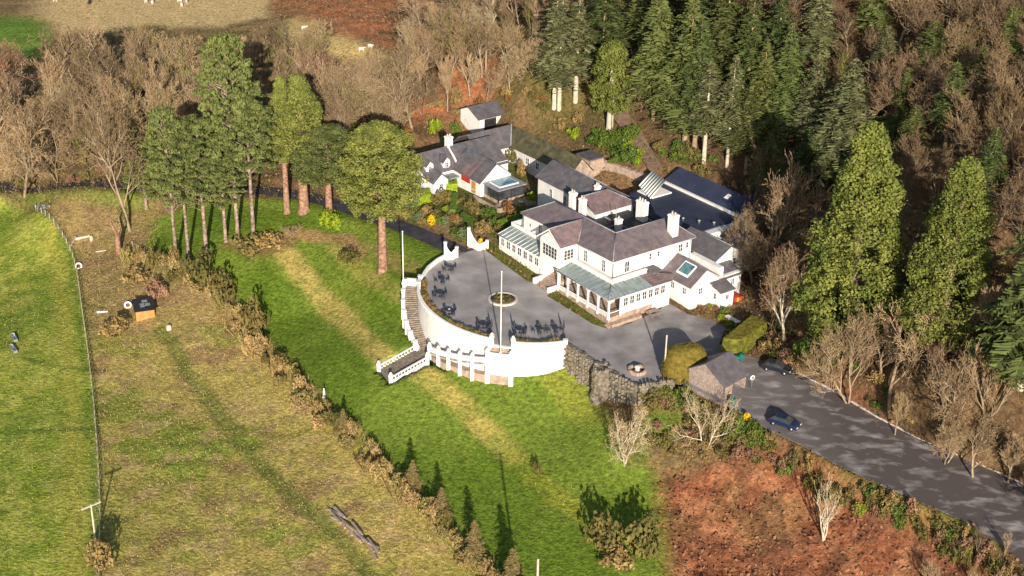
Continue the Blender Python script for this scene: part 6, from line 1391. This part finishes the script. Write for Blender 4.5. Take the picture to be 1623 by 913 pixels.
ring(125,424,'white painted tyre hanging at the field fence'); ring(203,486,'white painted tyre leaning beside the little field shed')
def log(px0, py0, px1, py1, r, label, m=M_barkp, name='log', catg='log'):
    a = P(px0, py0); b = P(px1, py1); mb = MB(); n = 5; A = np.array(a)+[0,0,r*.8]; B_ = np.array(b)+[0,0,r*.8]
    for i in range(n): mb.tube(A+(B_-A)*i/n+np.array([0,0,rnd.uniform(-.02,.02)]), A+(B_-A)*(i+1)/n, r*(1-.08*i), r*(1-.08*(i+1)), 8, i in (0, n-1))
    tag(mb.obj(name, m), label, catg)
log(120,381,143,376,.32,'fallen pale log by the corner of the field fence'); log(152,400,168,398,.14,'thin pale stick lying near the fallen log'); log(154,496,171,495,.2,'white pole lying left of the little field shed', M_trim, 'white_pole', 'pole'); log(112,392,121,376,.3,'dark leaning log at the bend of the field fence', M_bark)
for px, py, r, lb in ((145,380,.35,'pale sawn log end beside the fallen log'),(268,522,.45,'pale broken stump in the rough field below the shed')):
    x, y, z = P(px, py); mb = MB(); mb.lathe([(r*1.1,-.2),(r,.5),(r*.8,.75),(r*.3,.8)], 9, (0,0,0)); o = mb.obj('tree_stump', M_barkp); o.location = (x, y, z); tag(o, lb, 'stump')
for (a, b, c, d), lb in (((19,529,27,545),'upper grey metal feed trough in the green field'),((17,549,26,561),'lower grey metal feed trough in the green field')):
    p0 = P(a, b); p1 = P(c, d); cx, cy = (p0[0]+p1[0])/2, (p0[1]+p1[1])/2; mb = MB(); mb.box(-1.3,1.3,-.28,.28,.0,.1); mb.box(-1.3,1.3,-.3,-.24,.1,.45); mb.box(-1.3,1.3,.24,.3,.1,.45); mb.box(-1.3,-1.24,-.24,.24,.1,.45); mb.box(1.24,1.3,-.24,.24,.1,.45); o = mb.obj('feed_trough', M_metal); o.location = (cx, cy, Hs(cx, cy)+.05); o.rotation_euler = (0,0,math.atan2(p1[1]-p0[1], p1[0]-p0[0])); tag(o, lb, 'trough')
# timber pile: separate baulks
pa = P(522,806); pb_ = P(598,884); dv = np.array(pb_)-np.array(pa); Lp = np.linalg.norm(dv); dv /= Lp; sd = np.array([-dv[1], dv[0], 0])
base_ = None
for i in range(16):
    t0 = (Lp-3)*i/15; ln = rnd.uniform(2.4,4.0); c = np.array(pa)+dv*(t0+ln/2)+sd*rnd.uniform(-.55,.55); an = math.atan2(dv[1], dv[0])+rnd.uniform(-.3,.3)
    mb = MB(); mb.box(-ln/2,ln/2,-.14,.14,0,.2); o = mb.obj('timber_baulk', rnd.choice([M_timber, M_pinkstone, M_bark])); o.location = (c[0], c[1], Hs(c[0], c[1])+.04+.2*(i%3)); o.rotation_euler = (rnd.uniform(-.05,.05), rnd.uniform(-.04,.04), an); tag(o, 'one of the weathered baulks in the long timber pile in the rough field', 'timber', 'baulks of the timber pile')
# sheep
def sheep_mesh(m=M_wool):
    mb = MB(); n = 10; rings = [(-.55,.12,.62),(-.48,.26,.62),(-.2,.32,.62),(.2,.31,.63),(.45,.22,.68),(.58,.13,.76),(.68,.11,.8),(.85,.06,.74)]; vs = []; fs = []
    for x, r, z in rings:
        for k in range(n): t = 2*math.pi*k/n; vs.append((x, r*.85*math.cos(t), z+r*math.sin(t)))
    for i in range(len(rings)-1):
        for k in range(n): fs.append((i*n+k, i*n+(k+1)%n, (i+1)*n+(k+1)%n, (i+1)*n+k))
    fs += [tuple(range(n-1,-1,-1)), tuple((len(rings)-1)*n+k for k in range(n))]; mb.add(vs, fs, True)
    for sx, kx in ((.32,.04),(-.38,-.05)):
        for sy in (-.15,.15): mb.tube((sx,sy,.45),(sx+kx,sy,.25),.07,.045,6); mb.tube((sx+kx,sy,.26),(sx,sy,0),.045,.035,6)
    for sy in (-1,1): mb.tube((.66,sy*.08,.86),(.62,sy*.2,.86),.03,.015,5)
    return mb.obj('sheep', m)
sp_ = None
for px, py, lb in ((88,3,'white sheep at the far left of the top pasture'),(232,6,'white sheep, left one of a pair in the top pasture'),(242,7,'white sheep, right one of a pair in the top pasture'),(285,4,'white sheep near the top edge, left of the trio'),(288,11,'white sheep, lowest of the trio in the top pasture'),(296,6,'white sheep, right of the trio in the top pasture'),
  (482,48,'white sheep by the wood edge in the tan pasture'),(497,68,'white sheep below the other at the wood edge'),(573,82,'white sheep, left one below the red bracken'),(587,77,'white sheep, right one below the red bracken')):
    if sp_ is None: sp_ = sheep_mesh(); o = sp_
    else: o = sp_.copy(); COL.objects.link(o)
    x, y, z = P(px, py); o.location = (x, y, z); o.rotation_euler = (0,0,rnd.uniform(0,6.28)); o.scale = (1.15,1.15,1.15); tag(o, lb, 'sheep', 'sheep in the far pasture')
o = sheep_mesh(M_dark); x, y, z = P(142, 7); o.location = (x, y, z); o.rotation_euler = (0,0,1.4); o.scale = (1.15,)*3; tag(o, 'single black sheep in the top pasture', 'sheep')
# brown path up the hill behind the hut
pp = resample(PL([(1040,272),(1026,250),(1010,225),(990,195),(975,180)]), 1.2); mb = MB(); vs = []; fs = []
for i, c in enumerate(pp):
    t = unit(np.array(pp[min(i+1, len(pp)-1)])-np.array(pp[max(i-1, 0)])); nn = np.array([-t[1], t[0]]); 
    for s_ in (-1.3, 1.3): q = c+nn*s_; vs.append((q[0], q[1], max(Hs(q[0], q[1]), Hs(*c))+.1))
for i in range(len(pp)-1): fs.append((2*i, 2*i+1, 2*i+3, 2*i+2))
mb.add(vs, fs); tag(mb.obj('path', mat('brown_path', (.13,.085,.055), (.2,.14,.1), 1.5, .95, .4)), kind='structure')
# --- a label of its own for each of the many trees and bushes: nearest landmark, side, rank
LM = [('the tallest pine',345,150),('the lone redwood',605,260),('the white garage',762,188),('the cottage chimney',716,222),('the oval cypress',980,110),('the stone hut',940,255),('the navy hall roof',1090,320),
 ('the tallest cypress',1350,370),('the second cypress',1500,400),('the black sheep',142,7),('the lowest sheep',497,68),('the broken dead tree',188,370),('the field shed',229,485),('the garden statue',514,622),('the marker post',529,665),
 ('the timber pile',560,845),('the island thicket',985,850),('the stone turret',948,600),('the timber garage',1140,600),('the navy blue car',1243,675),('the upper parked car',1231,588),('the many-stemmed tree',1305,800),
 ('the red play house',1168,470),('the big layered fir',1600,420),('the pale green fir',1330,190),('the bottom right corner',1600,900),('the top right corner',1610,10),('the top left corner',10,10),('the golden ball shrub',684,352),
 ('the right gate wall',758,385),('the conservatory',815,390),('the left flagpole',643,400),('the pointed redwoods',460,160),('the round flower bed',797,475),('the big white chimney',1018,335),('the lane at far left',60,300)]
DIRS = ['right of','upper right of','above','upper left of','left of','lower left of','below','lower right of']
ORD = ['nearest','second nearest','third nearest','fourth nearest','fifth nearest','sixth nearest','seventh nearest','eighth nearest','ninth nearest','tenth nearest','eleventh nearest','twelfth nearest']+['%dth nearest' % i for i in range(13, 80)]
TONE = {'brown_twigs':'brown','pale_twigs':'pale','dark_brown_twigs':'dark brown','red_brown_twigs':'reddish','fir_needles':'dark','olive_foliage':'olive','tan_foliage':'tan','dry_scrub':'straw coloured','green_foliage':'green','lime_foliage':'bright green','rusty_foliage':'rusty'}
NOUN = {'bare_tree':'leafless tree','fir_tree':'fir','twiggy_bush':'twiggy bush'}
bins = {}
for o in list(SC.objects):
    if o.parent is None and o.get('group') and str(o.get('label', '')).startswith('one of the') and o.name.split('.')[0] not in ('patio_chair', 'timber_baulk'):
        h = 6 if 'tree' in o.name else .5
        a, b = pr([o.location[0], o.location[1], o.location[2]+h]); ms = [c for c in o.children if c.name.startswith('crown')] or [o]
        tone = TONE.get(ms[0].material_slots[0].material.name, '')
        k = min(range(len(LM)), key=lambda i: (LM[i][1]-a)**2+(LM[i][2]-b)**2); d = math.hypot(LM[k][1]-a, LM[k][2]-b)
        sct = int(round(math.atan2(LM[k][2]-b, a-LM[k][1])/(math.pi/4))) % 8; nm_ = o.name.split('.')[0]
        bins.setdefault((nm_, tone, k, sct), []).append((d, o))
for (nm_, tone, k, sct), L_ in bins.items():
    for i, (d, o) in enumerate(sorted(L_, key=lambda t: t[0])):
        noun = NOUN.get(nm_, nm_.replace('_', ' ')); o['label'] = (tone+' ' if tone and tone not in noun else '')+noun+' '+DIRS[sct]+' '+LM[k][0]+(', '+ORD[i]+' of its kind' if len(L_) > 1 else '')
# ================================================================== world, sun, render
w = bpy.data.worlds.new('World'); SC.world = w; w.use_nodes = True; N = w.node_tree.nodes; L = w.node_tree.links
sky = N.new('ShaderNodeTexSky'); sky.sky_type = 'NISHITA'; sky.sun_disc = False
LD = np.array([-.105, .99]); LD /= np.linalg.norm(LD); EL = math.radians(17.8)
sky.sun_elevation = EL; sky.sun_rotation = math.atan2(-LD[0], -LD[1])
L.new(sky.outputs[0], N['Background'].inputs['Color']); N['Background'].inputs['Strength'].default_value = .085
sl = bpy.data.lights.new('sun', 'SUN'); sl.energy = 5.0; sl.angle = math.radians(.5); sl.color = (1, .88, .74)
so = bpy.data.objects.new('sun', sl); COL.objects.link(so)
so.rotation_euler = Vector((LD[0]*math.cos(EL), LD[1]*math.cos(EL), -math.sin(EL))).to_track_quat('-Z', 'Y').to_euler()
SC.view_settings.view_transform = 'Standard'; SC.view_settings.look = 'None'; SC.view_settings.exposure = .5; SC.view_settings.gamma = 1
SC.cycles.max_bounces = 5; SC.cycles.diffuse_bounces = 3; SC.cycles.transparent_max_bounces = 4
